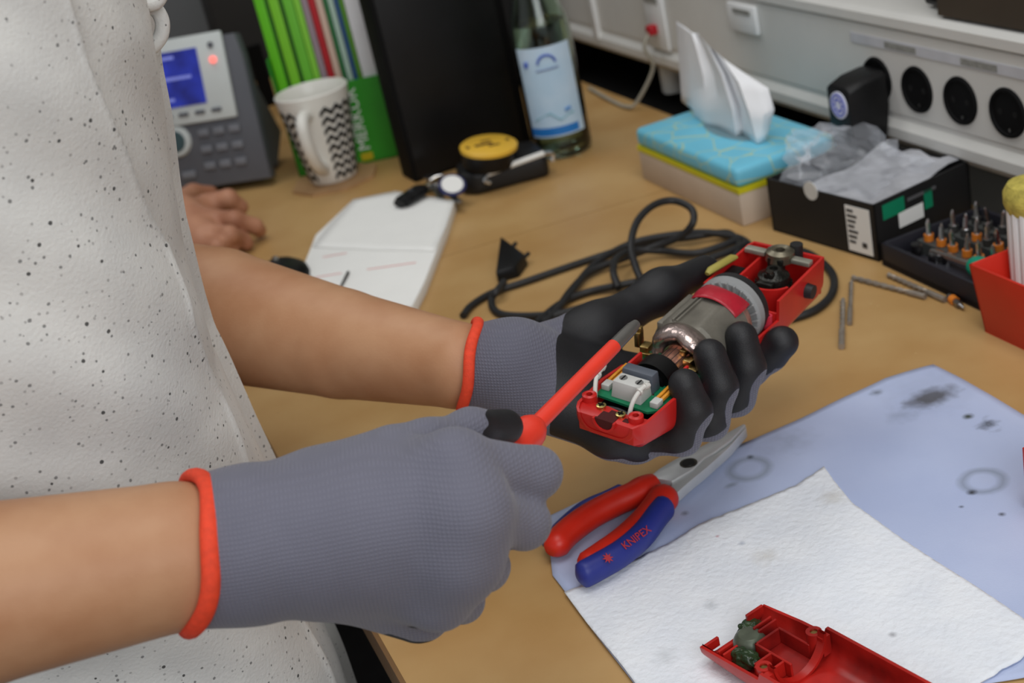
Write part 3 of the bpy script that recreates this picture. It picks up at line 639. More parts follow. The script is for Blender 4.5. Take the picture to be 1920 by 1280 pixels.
for k, (pa, pb) in enumerate((((815, 350), (828, 372)), ((822, 338), (806, 362)), ((840, 360), (862, 380)), ((806, 332), (826, 326)))):
    A, B = at(*pa, .015), at(*pb, .013); kk = MB().tube([A, B], .0042, 8, flat=(.25, 1)).build('key_blade', [m_steel, m_brass, m_steel, m_chrome][k], t)
    MB().cyl(A+[0, 0, -.0012], A+[0, 0, .0012], .0085, .0085, 14).build('key_bow', [m_steel, m_brass, m_steel, m_chrome][k], kk)
# black pouch with tin
pa, pb, pc_ = at(895, 368), at(1038, 330), at(985, 290)
ux = nz((pb-pa)*[1, 1, 0]); uy = np.array([-ux[1], ux[0], 0]); PW2 = np.linalg.norm(pb-pa)
FQ = frame(pa, ux, uy, (0, 0, 1))
t = thing('leather_pouch', 'black leather pouch with a pale zip edge beside the keys', 'pouch', mat4=FQ)
mlt = M('leather_black', (22, 21, 21), .5, var=.25, bump=.5, bscale=300)
MB().prism([(0, 0), (PW2*.96, 0), (PW2, .02), (PW2*.97, .075), (.06, .085), (-.012, .06), (-.015, .015)], 0, .028).build('body', mlt, t, bevel=.007, seg=3)
MB().tube([(.018, -.003, .024), (PW2*.5, -.005, .028), (PW2-.006, .0, .030)], .0034, 8).build('zip', m_whitep, t)
MB().tube(catmull([(PW2-.006, .0, .030), (PW2+.004, .004, .026), (PW2+.003, .004, .017)]), .0028, 8).build('zip_end', m_chrome, t)
MB().tube(catmull([(.018, -.003, .024), (.012, -.006, .018), (.018, -.007, .014)]), .0024, 8).build('zip_pull', m_chrome, t)
tl = at(916, 272, .052); Rt = np.array(Matrix.Rotation(.12, 3, 'X'))@np.array(Matrix.Rotation(.1, 3, 'Y'))
t = thing('snuff_tin', 'round black tin with a yellow lid on the leather pouch', 'tin', tl-np.array([0, 0, .024]))
MB().lathe([(0, -.023), (.031, -.023), (.033, -.020), (.033, -.003), (0, -.003)], 36, tl, Rt).build('can', m_black, t)
myl = M('lid_yellow', (222, 176, 58), .45, var=.08)
ld = MB().lathe([(0, .002), (.031, .002), (.034, 0), (.034, -.004), (.033, -.004), (0, -.004)], 40, tl, Rt).build('lid', myl, t)
for k, (x, y, w_, h_) in enumerate(((-.006, .0, .022, .006), (.004, -.008, .014, .004), (-.026, 0, .004, .006), (.024, 0, .004, .006), (0, .010, .012, .003))):
    MB().box((x, y, .0022), (w_, h_, .0005)).xf(Rt, tl).build('lid_print', M('print_brown', (90, 60, 24), .6, var=.4, scale=300), ld)
# ------------------------------------------------------------------ cable and plug on the desk
t = thing('power_cable', 'coiled black power cable with a flat plug behind the gloved hand', 'cable', at(960, 530))
r = .0036
def path(l): return [at(x, y, z) for x, y, z in l]
c1 = path([(868, 592, r), (885, 572, r), (925, 548, r), (985, 528, r), (1060, 502, r), (1120, 482, r), (1170, 466, .006), (1225, 452, .008), (1290, 445, .008), (1345, 437, .007), (1372, 440, r), (1385, 470, r), (1340, 510, r), (1240, 540, r), (1150, 560, r), (1080, 580, r), (1020, 600, r), (985, 625, r)])
MB().tube(catmull(c1), r, 10).build('cord', m_cable, t)
c2 = path([(945, 528, .008), (932, 545, r*3), (922, 560, .005), (925, 578, r), (945, 590, r), (1000, 592, r), (1060, 586, r), (1130, 570, r)])
MB().tube(catmull(c2), r, 10).build('cord', m_cable, t)
c3 = path([(1020, 608, r), (1060, 562, .006), (1110, 500, .007), (1170, 462, .010), (1230, 445, .012), (1320, 436, .010), (1390, 448, r), (1430, 480, r), (1500, 470, r), (1555, 505, r), (1562, 545, r), (1530, 580, r), (1470, 600, r), (1400, 610, r)])
MB().tube(catmull(c3), r, 10).build('cord', m_cable, t)
c4 = path([(1205, 530, .01), (1192, 500, .02), (1183, 460, .034), (1195, 415, .045), (1225, 385, .050), (1262, 376, .048), (1295, 390, .042), (1300, 415, .034), (1280, 440, .022), (1240, 458, .014), (1180, 480, .008), (1110, 508, .006), (1070, 545, .005), (1040, 590, r)])
MB().tube(catmull(c4), r, 10).build('cord', m_cable, t)
c5 = path([(1160, 540, .01), (1150, 510, .018), (1156, 485, .018), (1185, 470, .014), (1240, 470, .008), (1300, 475, .006), (1350, 462, .006), (1380, 450, .006)])
MB().tube(catmull(c5), r, 10).build('cord', m_cable, t)
c6 = path([(1005, 606, .005), (1050, 570, .004), (1100, 548, .004), (1160, 535, .006), (1230, 520, .006), (1300, 495, .006), (1370, 470, .006), (1400, 455, .006)])
MB().tube(catmull(c6), r, 10).build('cord', m_cable, t)
pA, pB, pC = at(942, 470, .012), at(990, 492, .010), at(938, 530, .006)
hz = np.array([0, 0, .013])
pb_ = MB().hexa([at(934, 532, .0), at(975, 520, .0), at(992, 497, .0), at(944, 468, .0), at(934, 532, .0)+hz, at(970, 520, 0)+hz, at(988, 497, 0)+hz, at(944, 468, 0)+hz*1.25]).build('plug', m_black, t, bevel=.002)
for a_, b_ in (((955, 470), (967, 456)), ((980, 485), (991, 475))): MB().tube([at(*a_, .009), at(*b_, .009)], .0022, 8).build('pin', m_cable, pb_)
# ------------------------------------------------------------------ blue cloth and paper towel
def dist_mask(m, c, r0, r1, amt, wob=.0, ws=90, sx=1., sy=1.):
    """soft smudge/ring between radii r0..r1 around a place on the sheet"""
    N, L, b = nodes(m); 
    mp = N.new('ShaderNodeMapping'); mp.vector_type = 'POINT'; mp.inputs['Location'].default_value = (-c[0]*sx, -c[1]*sy, 0); mp.inputs['Scale'].default_value = (sx, sy, 0)
    L.new(coord(m), mp.inputs['Vector'])
    ln = N.new('ShaderNodeVectorMath'); ln.operation = 'LENGTH'; L.new(mp.outputs[0], ln.inputs[0]); d = ln.outputs['Value']
    if wob:
        n = N.new('ShaderNodeTexNoise'); n.inputs['Scale'].default_value = ws; n.inputs['Detail'].default_value = 5; L.new(coord(m), n.inputs['Vector'])
        d = math_node(m, 'ADD', d, math_node(m, 'MULTIPLY', math_node(m, 'SUBTRACT', n.outputs['Fac'], .5), wob))
    mid, hw = (r0+r1)/2, (r1-r0)/2
    k = math_node(m, 'SUBTRACT', 1., math_node(m, 'DIVIDE', math_node(m, 'ABSOLUTE', math_node(m, 'SUBTRACT', d, mid)), hw), True)
    return math_node(m, 'MULTIPLY', k, amt, True)
m_cloth = M('blue_cloth', (184, 196, 226), .85, var=0, rgb2=(174, 187, 220), scale=10, bump=.15, bscale=900)
for (x, y), r0_, r1_, amt, wob, sx_, sy_, col in (((1405, 883), .0075, .0185, .55, .002, 1, 1, (120, 130, 140)), ((1843, 905), .0075, .0175, .55, .002, 1, 1, (110, 120, 132)),
        ((1408, 862), -.0035, .0035, 1.0, .003, 1, 1, (60, 66, 72)), ((1372, 912), -.006, .006, .6, .006, 1, 1.6, (120, 130, 140)),
        ((1745, 748), -.020, .020, 1.4, .016, .8, 1.3, (78, 76, 78)), ((1643, 738), -.006, .006, .9, .008, 1, 1, (90, 98, 104)), ((1815, 784), -.005, .005, 1.2, .004, 1, 1, (66, 74, 66)),
        ((1855, 800), -.010, .010, .9, .022, 1, 1, (86, 92, 104)), ((1822, 926), -.0042, .0042, 1.2, .004, 1, 1, (60, 64, 72)), ((1878, 968), -.003, .003, 1.1, .003, 1, 1, (66, 70, 78)), ((1803, 953), -.0022, .0022, .9, .002, 1, 1, (80, 86, 96)),
        ((1480, 830), -.022, .022, .28, .030, 1, 1, (120, 130, 150)), ((1690, 780), -.014, .014, .35, .02, 1, 1, (120, 130, 150)), ((1285, 965), -.004, .004, .8, .005, 1, 1, (90, 96, 106)), ((1745, 735), -.04, .04, .3, .03, 1, 1, (130, 140, 160))):
    mixcol(m_cloth, dist_mask(m_cloth, at(x, y), r0_, r1_, amt, wob, 120, sx_, sy_), col)
zc = .0016
top = [at(x, y, zc) for x, y in ((1028, 968), (1100, 935), (1200, 903), (1300, 868), (1420, 822), (1500, 784), (1580, 745), (1660, 708), (1750, 684))]
rightp = [at(x, y, zc) for x, y in ((1750, 684), (1800, 708), (1860, 742), (1920, 778))]; rightp += [rightp[-1]+np.array([.004, -.10, 0]), rightp[-1]+np.array([.0, -.28, 0])]
leftp = [at(x, y, zc) for x, y in ((1028, 968), (1032, 1040), (1036, 1078), (1062, 1112), (1110, 1180), (1190, 1282))]; leftp.append(leftp[-1]+(leftp[-1]-leftp[-2])*.8)
G = coons(top, rightp, [leftp[-1], (leftp[-1]+rightp[-1])/2, rightp[-1]], leftp, 60, 60)
gx_, gy_ = G[..., 0], G[..., 1]
G[..., 2] = zc+.0007*np.sin(gx_*38+gy_*11)*np.sin(gy_*31)+.0003*np.sin(gx_*90-gy_*60)
tag(MB().grid(G, .0004).build('cleaning_cloth', m_cloth, smooth=180, center=False), 'pale blue cleaning cloth with dark smudges spread on the desk', 'cloth')
m_tow = M('paper_towel', (234, 238, 243), .9, var=0, rgb2=(226, 231, 238), scale=30, bump=.9, bscale=230)
for (x, y), r1_, amt, wob, col in (((1562, 940), .012, .5, .012, (190, 184, 170)), ((1435, 1052), .011, .45, .014, (196, 192, 180)), ((1335, 1140), .006, .5, .008, (160, 165, 170)), ((1393, 1028), .003, .6, .003, (140, 150, 170)), ((1250, 1240), .010, .4, .012, (170, 175, 180)), ((1675, 1198), .003, .7, .003, (130, 130, 135)), ((1347, 1016), .0016, .8, .001, (200, 140, 150))):
    mixcol(m_tow, dist_mask(m_tow, at(x, y), -r1_, r1_, amt, wob, 150), col)
zt = .0036
def jag(l, amp, n=4):
    out = []
    for i in range(len(l)-1):
        for k in range(n):
            q = l[i]+(l[i+1]-l[i])*k/n; out.append(q+np.array([random.uniform(-amp, amp), random.uniform(-amp, amp), 0]))
    out.append(l[-1]); out[0] = l[0]; return out
tp = jag([at(x, y, zt) for x, y in ((1058, 1109), (1120, 1082), (1184, 1048), (1254, 1018), (1310, 985), (1376, 957), (1440, 930), (1489, 908), (1545, 873))], .0007, 5)
rp = [at(x, y, zt) for x, y in ((1545, 873), (1564, 900), (1598, 942), (1680, 1000), (1800, 1080), (1920, 1160), (1948, 1182))]
bp = jag([at(x, y, zt) for x, y in ((1330, 1500), (1500, 1440), (1700, 1350), (1854, 1269), (1915, 1233), (1948, 1182))], .0007, 5)
lp = [at(x, y, zt) for x, y in ((1058, 1109), (1103, 1170), (1164, 1245), (1240, 1345), (1330, 1500))]
G = coons(tp, rp, bp, lp, 90, 70); gx_, gy_ = G[..., 0], G[..., 1]
G[..., 2] = zt+.0009*np.sin(gx_*45-gy_*18)*np.sin(gy_*37+1)+.0002*np.sin(gx_*640)*np.sin(gy_*640)
tag(MB().grid(G, .0007).build('paper_towel', m_tow, smooth=180, center=False), 'white embossed paper towel lying on the blue cloth', 'paper towel')
# ------------------------------------------------------------------ pliers
t = thing('pliers', 'long nose pliers with red and blue handles on the blue cloth', 'pliers', at(1200, 960))
m_ph = M('grip_red', (206, 40, 22), .4, var=.1, scale=50); m_pb = M('grip_blue', (36, 48, 132), .45, var=.1, scale=60)
zp_ = .0125
def hand_path(l, z): return catmull([at(x, y, z+dz) for x, y, dz in l], 6)
up1 = [(1034, 1032, 0), (1062, 1000, 0), (1105, 968, 0), (1150, 944, 0), (1190, 926, 0), (1228, 905, 0)]
hp1 = hand_path(up1, zp_); nn = len(hp1)
rad = [.0050, .0078]+[.0095]*(nn-8)+[.0098, .0100, .0098, .0092, .0085, .0074]
h1 = MB().tube(hp1, rad, 16, flat=(.95, 1.0), up=(0, 0, 1)).build('handle', m_ph, t, smooth=70)
o1 = hand_path([(1026, 1024, -.002), (1048, 994, -.002), (1094, 954, -.002), (1142, 932, -.002), (1176, 915, -.002)], zp_)
MB().tube(o1, [.002]+[.0058]*(len(o1)-3)+[.004, .002], 12, flat=(.9, 1), up=(0, 0, 1)).build('grip_inlay', m_pb, h1, smooth=70)
lo1 = [(1092, 1068, 0), (1130, 1042, 0), (1172, 1012, 0), (1208, 978, 0), (1232, 948, 0), (1252, 925, 0)]
hp2 = hand_path(lo1, zp_); nn = len(hp2)
rad = [.0050, .0082]+[.0098]*(nn-8)+[.0102, .0106, .0108, .0106, .0098, .0080]
h2 = MB().tube(hp2, rad, 16, flat=(.95, 1.0), up=(0, 0, 1)).build('handle', m_ph, t, smooth=70)
o2 = hand_path([(1084, 1082, .001), (1122, 1062, .001), (1166, 1036, .001), (1204, 1003, .001), (1232, 966, .001), (1252, 944, .001)], zp_)
inl = MB().tube(o2, [.004, .0085]+[.0092]*(len(o2)-6)+[.0092, .009, .0075, .004], 14, flat=(1.0, .86), up=(0, 0, 1)).build('grip_inlay', m_pb, h2, smooth=70)
ta, tb = at(1135, 1060, .0), at(1205, 1010, .0); tx = nz(tb-ta); ty = np.array([-tx[1], tx[0], 0]); nrm = nz(np.array([0, 0, 1])*.80+(-ty)*.6); tyy = np.cross(nrm, tx)
pc = hand_path([(1176, 1029, 0)]*2, zp_)[0]+nrm*.0110
text_mesh('lettering', 'KNIPEX', .0072, M('letter_red', (176, 46, 56), .5), frame(pc+tx*.004, tx, tyy, nrm), h2)
MB().prism([(.0038*math.cos(a)*(1 if k % 2 else .45), .0038*math.sin(a)*(1 if k % 2 else .45)) for k, a in enumerate(np.linspace(0, 2*math.pi, 17)[:-1])], 0, .0004).xf(np.stack([tx, tyy, nrm], 1), pc-tx*.022).build('emblem', M('letter_red', (200, 50, 50), .5), h2)
zl, zh = .0065, .0130
jawA = zq([(1218, 905), (1236, 890), (1262, 874), (1300, 855), (1345, 832), (1396, 804), (1400, 806), (1372, 835), (1340, 858), (1322, 868), (1300, 890), (1262, 912)], (zl+zh)/2)
jawB = zq([(1262, 912), (1300, 890), (1322, 868), (1340, 860), (1372, 838), (1400, 807), (1399, 810), (1368, 846), (1326, 884), (1292, 912), (1272, 930), (1256, 928)], (zl+zh)/2)
m_jaw = M('jaw_steel', (206, 209, 209), .42, .45, var=.08, scale=70)
j1 = MB().prism(jawA, zl, zh+.0015).build('jaw', m_jaw, t, bevel=.001)
MB().prism(jawB, zl-.001, zh).build('jaw', m_jaw, t, bevel=.001)
pv = at(1291, 868, zh+.0015); MB().cyl(pv-[0, 0, .002], pv+[0, 0, .0004], .0062, .0062, 28).build('pivot_rim', m_dsteel, j1); MB().cyl(pv, pv+[0, 0, .0007], .0048, .0044, 24).build('pivot', M('pivot_dark', (40, 40, 40), .5, .6), j1)
# ------------------------------------------------------------------ half shell lying on the towel
sa, sb_ = at(1322, 1200, .016), at(1424, 1148, .016); far = (sa+sb_)/2; endp = at(1640, 1330, .016)
lx = nz((endp-far)*[1, 1, 0]); ly = np.array([-lx[1], lx[0], 0]); SW = .052
tilt = .0
FS = frame(np.array([far[0], far[1], .0058]), lx, ly, (0, 0, 1))
t = thing('housing_half', 'empty red plastic housing half with greasy residue on the paper towel', 'housing', mat4=FS)
m_redg = M('red_greasy', (186, 34, 26), .34, var=0, rgb2=(110, 18, 16), scale=26)
def ushell(mb, stations, t=.002, k=5):
    """open trough: stations (x, halfwidth, rim z, floor z)"""
    V = []; n = None
    for x, hw, zr, zf in stations:
        ring = []
        for q in range(k+1): a = math.pi/2*q/k; ring.append((x, hw-(1-math.cos(a))*0-.012*(1-math.cos(a)) if False else hw-.010*(1-math.cos(a)), zf+.010*(1-math.sin(a))) )
        out = [(x, hw, zr)]+ring+[(p[0], -p[1], p[2]) for p in ring[::-1]]+[(x, -hw, zr)]
        inn = [(p[0], p[1]*(1-t/hw) if abs(p[1]) > 0 else 0, max(p[2]+(t if p[2] < zr-1e-6 else 0), zf+t) if p[2] < zr-1e-6 else zr) for p in out[::-1]]
        r = out+inn; n = len(r); V += r
    m = len(stations); F = [tuple(range(n)), tuple((m-1)*n+i for i in range(n))[::-1]]
    F += [(i*n+j, i*n+(j+1) % n, (i+1)*n+(j+1) % n, (i+1)*n+j) for i in range(m-1) for j in range(n)]
    return mb.add(V, F)
h_ = SW/2
ushell(MB(), [(0, h_-.001, .011, 0), (.03, h_, .0135, 0), (.048, h_, .0145, 0), (.050, h_, .0195, 0), (.20, h_-.002, .022, .0)]).build('shell', m_redg, t, smooth=40)
def plate(x0, x1, y0, y1, z0, z1, nm='rib', mm=m_redg, tt=None): return MB().b2(x0, x1, y0, y1, z0, z1).build(nm, mm, tt or t, bevel=.0004, seg=1)
plate(0, .002, .010, h_-.003, .005, .0125, 'end_wall'); plate(0, .002, -h_+.003, -.012, .005, .011, 'end_wall')
for x in (.010, .014): plate(x, x+.0014, -h_+.005, -.010, .004, .011); plate(x, x+.0014, .006, h_-.006, .002, .011)
plate(.022, .050, -.004, -.0025, .002, .012); plate(.022, .0235, -.004, .014, .002, .012); plate(.022, .046, .014, .0155, .002, .012); plate(.022, .028, .015, .0165, .002, .010)
plate(.034, .0355, -.016, -.003, .002, .012); plate(.036, .046, -.018, -.0165, .002, .012); plate(.044, .0455, -.018, -.004, .002, .012)
bulk = []
for s_ in (-1, 1): MB().b2(.050, .054, *(sorted((s_*.017, s_*(h_-.003)))), .006, .018).build('bulkhead', m_redg, t)
MB().lathe([(.0180, 0), (.0198, 0), (.0198, .005), (.0180, .005), (.0180, 0)], 20, (.050, 0, .0215), np.array(((0, 0, 1), (1, 0, 0), (0, 1, 0.))), (math.pi, 2*math.pi)).build('bearing_rib', m_redg, t)
for y in (-.019, .019):
    bs = MB().lathe([(.0022, .008), (.0022, .0185), (.0045, .0185), (.0047, .003)], 20, (.046, y, 0)).build('screw_boss', m_redg, t); MB().cyl((.046, y, .010), (.046, y, .0175), .0021).build('insert', m_brass, bs)
mgr = M('grease_green', (46, 66, 40), .25, var=.4, scale=160, bump=.7, bscale=400)
MB().lathe([(0, .0095), (.006, .0095), (.008, .008), (.0095, .005), (.010, .002)], 24, (.011, .002, 0)).build('bearing_seat', M('seat_grey', (100, 108, 92), .4, .4, var=.3, scale=120), t)
for (x, y, sx_, sy_, sz_) in ((.022, -.012, .009, .006, .0055), (.004, .009, .006, .007, .003)):
    bm = bmesh.new(); bmesh.ops.create_icosphere(bm, subdivisions=4, radius=1); mbq = MB()
    for v in bm.verts: v.co *= 1+.35*noise.noise(v.co*2.2+Vector((x*999, 0, 0)))
    mbq.add([(x+v.co.x*sx_, y+v.co.y*sy_, .006+v.co.z*sz_) for v in bm.verts], [[q.index for q in f.verts] for f in bm.faces]); bm.free(); mbq.build('grease', mgr, t)
# red sliver at the right border
q = at(1921, 962); t = thing('parts_tray', 'small open red plastic tray at the right edge of the blue cloth', 'tray', (q[0]+.028, q[1]-.04, .003))
xa, xb, ya, yb = q[0]+.001, q[0]+.056, q[1]-.085, q[1]
MB().b2(xa, xb, ya, yb, .003, .0055).build('bottom', m_redbin, t)
for bb in ((xa, xa+.002, ya, yb), (xb-.002, xb, ya, yb), (xa+.002, xb-.002, ya, ya+.002), (xa+.002, xb-.002, yb-.002, yb)): MB().b2(*bb, .0055, .047).build('wall', m_redbin, t, bevel=.0006)
# ------------------------------------------------------------------ power tool (opened) in the left hand
TP0 = atd(1137, 782, .83); TP1 = atd(1475, 470, .99); tu = nz(TP1-TP0)
v0 = atd(1195, 800, .83)-atd(1078, 765, .83); tv = nz(v0-CF*((v0@tu)/(CF@tu))); tw = np.cross(tv, tu); tw = tw if tw[2] > 0 else -tw; tv = np.cross(tw, tu) if np.cross(tw, tu)@tv > 0 else -np.cross(tw, tu)
def T(x, y, z): return TP0+tu*x+tv*y+tw*z
# right-handed local frame: x along, y to the left, z up
FT = frame(TP0, tu, -tv, tw)
class LB(MB):   # tool-local builder: give y as 'to the right'
    def build(s, name, mat, parent=None, **k):
        s.v = [(p[0], -p[1], p[2]) for p in s.v]; return super().build(name, mat, parent, **k)
tool = thing('power_tool', 'opened red power tool with motor and circuit board held in the gloved palm', 'power tool', mat4=FT)
st_ = [(-.002, .0195, -.001, -.013), (.001, .0225, 0, -.016), (.006, .0248, 0, -.020), (.035, .0262, 0, -.026), (.060, .0268, -.004, -.030), (.075, .0268, -.012, -.031), (.150, .0280, -.014, -.032), (.170, .0290, -.014, -.033), (.1702, .0290, .001, -.033), (.235, .0285, .001, -.033), (.243, .0275, 0, -.031)]
shell = ushell(LB(), st_).build('housing', m_red, tool, smooth=40)
def tb(x0, x1, y0, y1, z0, z1, nm, mm, par_=None, bv=.0004): return LB().b2(x0, x1, y0, y1, z0, z1).build(nm, mm, par_ or tool, bevel=bv, seg=2)
tb(.241, .2435, -.026, .026, -.030, 0, 'end_wall', m_red, shell)
# near end: end block with cord notch, bosses and screws
blk = LB()
blk.prism([(-.0015, -.0195), (.004, -.023), (.012, -.0235), (.012, -.0165), (.0125, -.006), (.011, .004), (.010, .0105), (.012, .023), (.004, .0235), (-.0015, .0195)], -.014, -.0012)
blk.build('end_block', m_red, shell, bevel=.0008)
def halfdisc(r, x0, x1, zc, nm, mm, r1=0, parent=shell):
    an = np.linspace(math.pi, 2*math.pi, 17); o = [(r*math.cos(a), zc+r*math.sin(a)) for a in an]
    if r1: o += [(r1*math.cos(a), zc+r1*math.sin(a)) for a in an[::-1]]
    n_ = len(o); V_ = [(x0, y, z) for y, z in o]+[(x1, y, z) for y, z in o]
    F_ = [(i, (i+1) % n_, n_+(i+1) % n_, n_+i) for i in range(n_)]
    if r1:
        m_ = 17
        for b_ in (0, n_): F_ += [(b_+i, b_+i+1, b_+n_-2-i, b_+n_-1-i) for i in range(m_-1)]
    else: F_ += [tuple(range(n_)), tuple(range(2*n_-1, n_-1, -1))]
    return LB().add(V_, F_).build(nm, mm, parent)
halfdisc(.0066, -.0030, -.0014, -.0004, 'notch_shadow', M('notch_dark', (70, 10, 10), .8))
halfdisc(.0080, -.0040, -.0014, -.0004, 'cord_notch', m_red, .0066)
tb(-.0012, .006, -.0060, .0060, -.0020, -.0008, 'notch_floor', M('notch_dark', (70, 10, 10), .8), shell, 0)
for x, y in ((.0130, -.0205), (.0070, .0165)):
    bs = LB().lathe([(.0020, -.004), (.0020, .0028), (.0032, .0032), (.0046, .0025), (.0050, -.004)], 22, (x, y, 0)).build('screw_boss', m_red, shell)
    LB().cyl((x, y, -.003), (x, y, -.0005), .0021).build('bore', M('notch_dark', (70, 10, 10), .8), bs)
for x, y in ((.0090, -.0095), (.0065, .0060)):
    sc = LB().lathe([(0, .0006), (.0020, .0010), (.0031, .0006), (.0031, -.002), (0, -.002)], 18, (x, y, 0)).build('screw', M('screw_brass', (205, 190, 120), .3, 1, var=.2, scale=200), shell)
    for a in (0, 1): LB().box((x, y, .0011), (.0040 if a else .0008, .0008 if a else .0040, .0006)).build('screw_cross', m_blackm, sc)
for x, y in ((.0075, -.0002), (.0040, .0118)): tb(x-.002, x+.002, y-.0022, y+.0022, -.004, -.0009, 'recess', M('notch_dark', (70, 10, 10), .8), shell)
# circuit board and its parts
m_pcb = M('pcb_green', (18, 120, 80), .4, var=.18, scale=120)
pcb = LB().prism([(.024, -.0245), (.022, .0150), (.030, .0235), (.082, .0235), (.085, -.0245)], -.0062, -.0046).build('circuit_board', m_pcb, tool)
for k in range(16):
    x, y = random.uniform(.026, .08), random.uniform(-.022, .022); LB().cyl((x, y, -.0047), (x, y, -.0036), .0009, .0005, 8).build('solder_dot', m_chrome, pcb)
m_tb = M('terminal_grey', (196, 196, 192), .5, var=.06)
tbk = LB().hexa([(.026, -.0135, -.0046), (.026, .0080, -.0046), (.0395, .0080, -.0046), (.0395, -.0135, -.0046), (.028, -.0130, .0065), (.028, .0075, .0065), (.0385, .0075, .0065), (.0385, -.0130, .0065)]).build('terminal_block', m_tb, tool, bevel=.0006)
for y in (-.0085, .0030):
    s1 = LB().cyl((.0335, y, .0060), (.0335, y, .0068), .0026, .0026, 18).build('terminal_screw', M('screw_grey', (140, 140, 138), .4, .5), tbk); tb(.031, .036, y-.0004, y+.0004, .0066, .0071, 'screw_slot', m_blackm, s1, 0)
cp = LB().hexa([(.0395, -.0145, -.0046), (.0395, .0085, -.0046), (.049, .0085, -.0046), (.049, -.0145, -.0046), (.0405, -.0140, .0085), (.0405, .0080, .0085), (.048, .0080, .0085), (.048, -.0140, .0085)]).build('capacitor', M('cap_slate', (84, 90, 100), .45), tool, bevel=.0009)
m_or = M('resistor_orange', (226, 150, 40), .4, var=.15, scale=300)
for y, x0 in ((-.0205, .033), (.0165, .030)):
    for dy in (-.0016, .0016): tb(x0+.004, x0+.026, y+dy-.001, y+dy+.001, -.003, -.0008, 'inductor_winding', m_or, pcb, .0003)
    tb(x0-.003, x0+.004, y-.0028, y+.0028, -.0045, -.0005, 'solder_lug', m_tb, pcb)
m_wire = M('wire_white', (214, 212, 206), .45, var=.08)
for pts in ([(.0160, -.0185, -.006), (.021, -.0215, .002), (.028, -.0245, .006), (.037, -.0265, .006), (.043, -.028, .007)], [(.0115, .0080, -.006), (.016, .0085, .003), (.022, .0095, .008), (.028, .0100, .009), (.032, .0110, .008)]):
    wr = LB().tube(catmull(pts), .0014, 10).build('wire', m_wire, tool); q = pts[3]; LB().tube([pts[3], (np.array(pts[3])+np.array(pts[4]))/2], .0021, 10).build('wire_sleeve', m_wire, wr); LB().tube([pts[2], np.array(pts[2])+(np.array(pts[3])-np.array(pts[2]))*.25], .0024, 10).build('wire_tie', m_wire, wr)
LB().tube(catmull([(.014, -.016, -.010), (.018, -.012, -.008), (.022, -.004, -.010), (.020, .006, -.011)]), .0016, 8).build('wire', m_cable, tool)
# motor: bearing holder, commutator, winding, stator, fan
AX = np.array(((0, 0, 1), (0, 1, 0), (-1, 0, 0.)))       # lathe axis -> +x
def mot(prof, nm, mm, parent=tool, n=40, zc=-.006, **k): return LB().lathe([(r, x) for x, r in prof], n, (0, 0, zc), AX).build(nm, mm, parent, **k)
mot([(.050, 0), (.050, .0095), (.052, .0095), (.052, .0135), (.051, .0150), (.0645, .0150), (.0655, .0135), (.0655, 0)], 'bearing_holder', m_black, n=36)
for s_ in (-1, 1): tb(.053, .068, s_*.0170-.001, s_*.0170+.001, -.006, .004, 'holder_clip', m_red, shell)
tb(.0665, .0685, -.016, .016, -.012, -.002, 'holder_clip', m_red, shell)
m_cop = M('copper', (226, 172, 150), .28, .9, var=.2, scale=90)
cm = mot([(.062, 0), (.062, .0095), (.0845, .0095), (.0845, .0108), (.088, .0108), (.088, 0)], 'commutator', m_cop, n=40)
for k in range(16):
    a = 2*math.pi*k/16; LB().box((.074, .0094*math.cos(a), -.006+.0094*math.sin(a)), (.021, .0004, .0004)).build('segment_gap', m_cable, cm)
# copper winding head: lumpy lacquered ring
wl = LB(); W_ = []
for i in range(33):
    a = math.pi*2*i/32; lum = 1+.05*math.sin(3*a+1); W_.append((.0895+.0016*math.sin(5*a), .0172*math.cos(a)*lum, -.006+.0172*math.sin(a)*lum))
wl.tube(W_, .0062, 12, flat=(1.3, .80), up=(1, 0, 0)).build('winding_head', M('winding_lacquer', (190, 172, 166), .2, .8, var=.35, scale=120, bump=.4, bscale=350), tool, smooth=70)
# laminated stator with flats and ribs
m_sta = M('stator_grey', (122, 118, 108), .55, .35, var=.22, scale=70, bump=.15, bscale=500)
def sprof(x, R, flat):
    out = []
    for j in range(48):
        a = 2*math.pi*j/48; r = R
        y, z = r*math.cos(a), r*math.sin(a); z = min(z, flat); out.append((x, y, -.006+z))
    return out
sb2 = LB(); rings = [sprof(.0935, .0225, .0235), sprof(.0955, .0245, .0215), sprof(.136, .0245, .0215), sprof(.138, .0228, .0220)]
V = [p for r in rings for p in r]; n = 48
sb2.add(V, [tuple(range(n)), tuple(3*n+i for i in range(n))[::-1]]+[(i*n+j, i*n+(j+1) % n, (i+1)*n+(j+1) % n, (i+1)*n+j) for i in range(3) for j in range(n)])
sta = sb2.build('stator', m_sta, tool, smooth=30)
for y in (-.0085, -.0055): tb(.094, .137, y-.0007, y+.0007, .0130, .0172, 'stator_rib', m_sta, sta)
tb(.094, .136, -.0205, -.0165, .004, .0115, 'stator_bar', m_sta, sta)
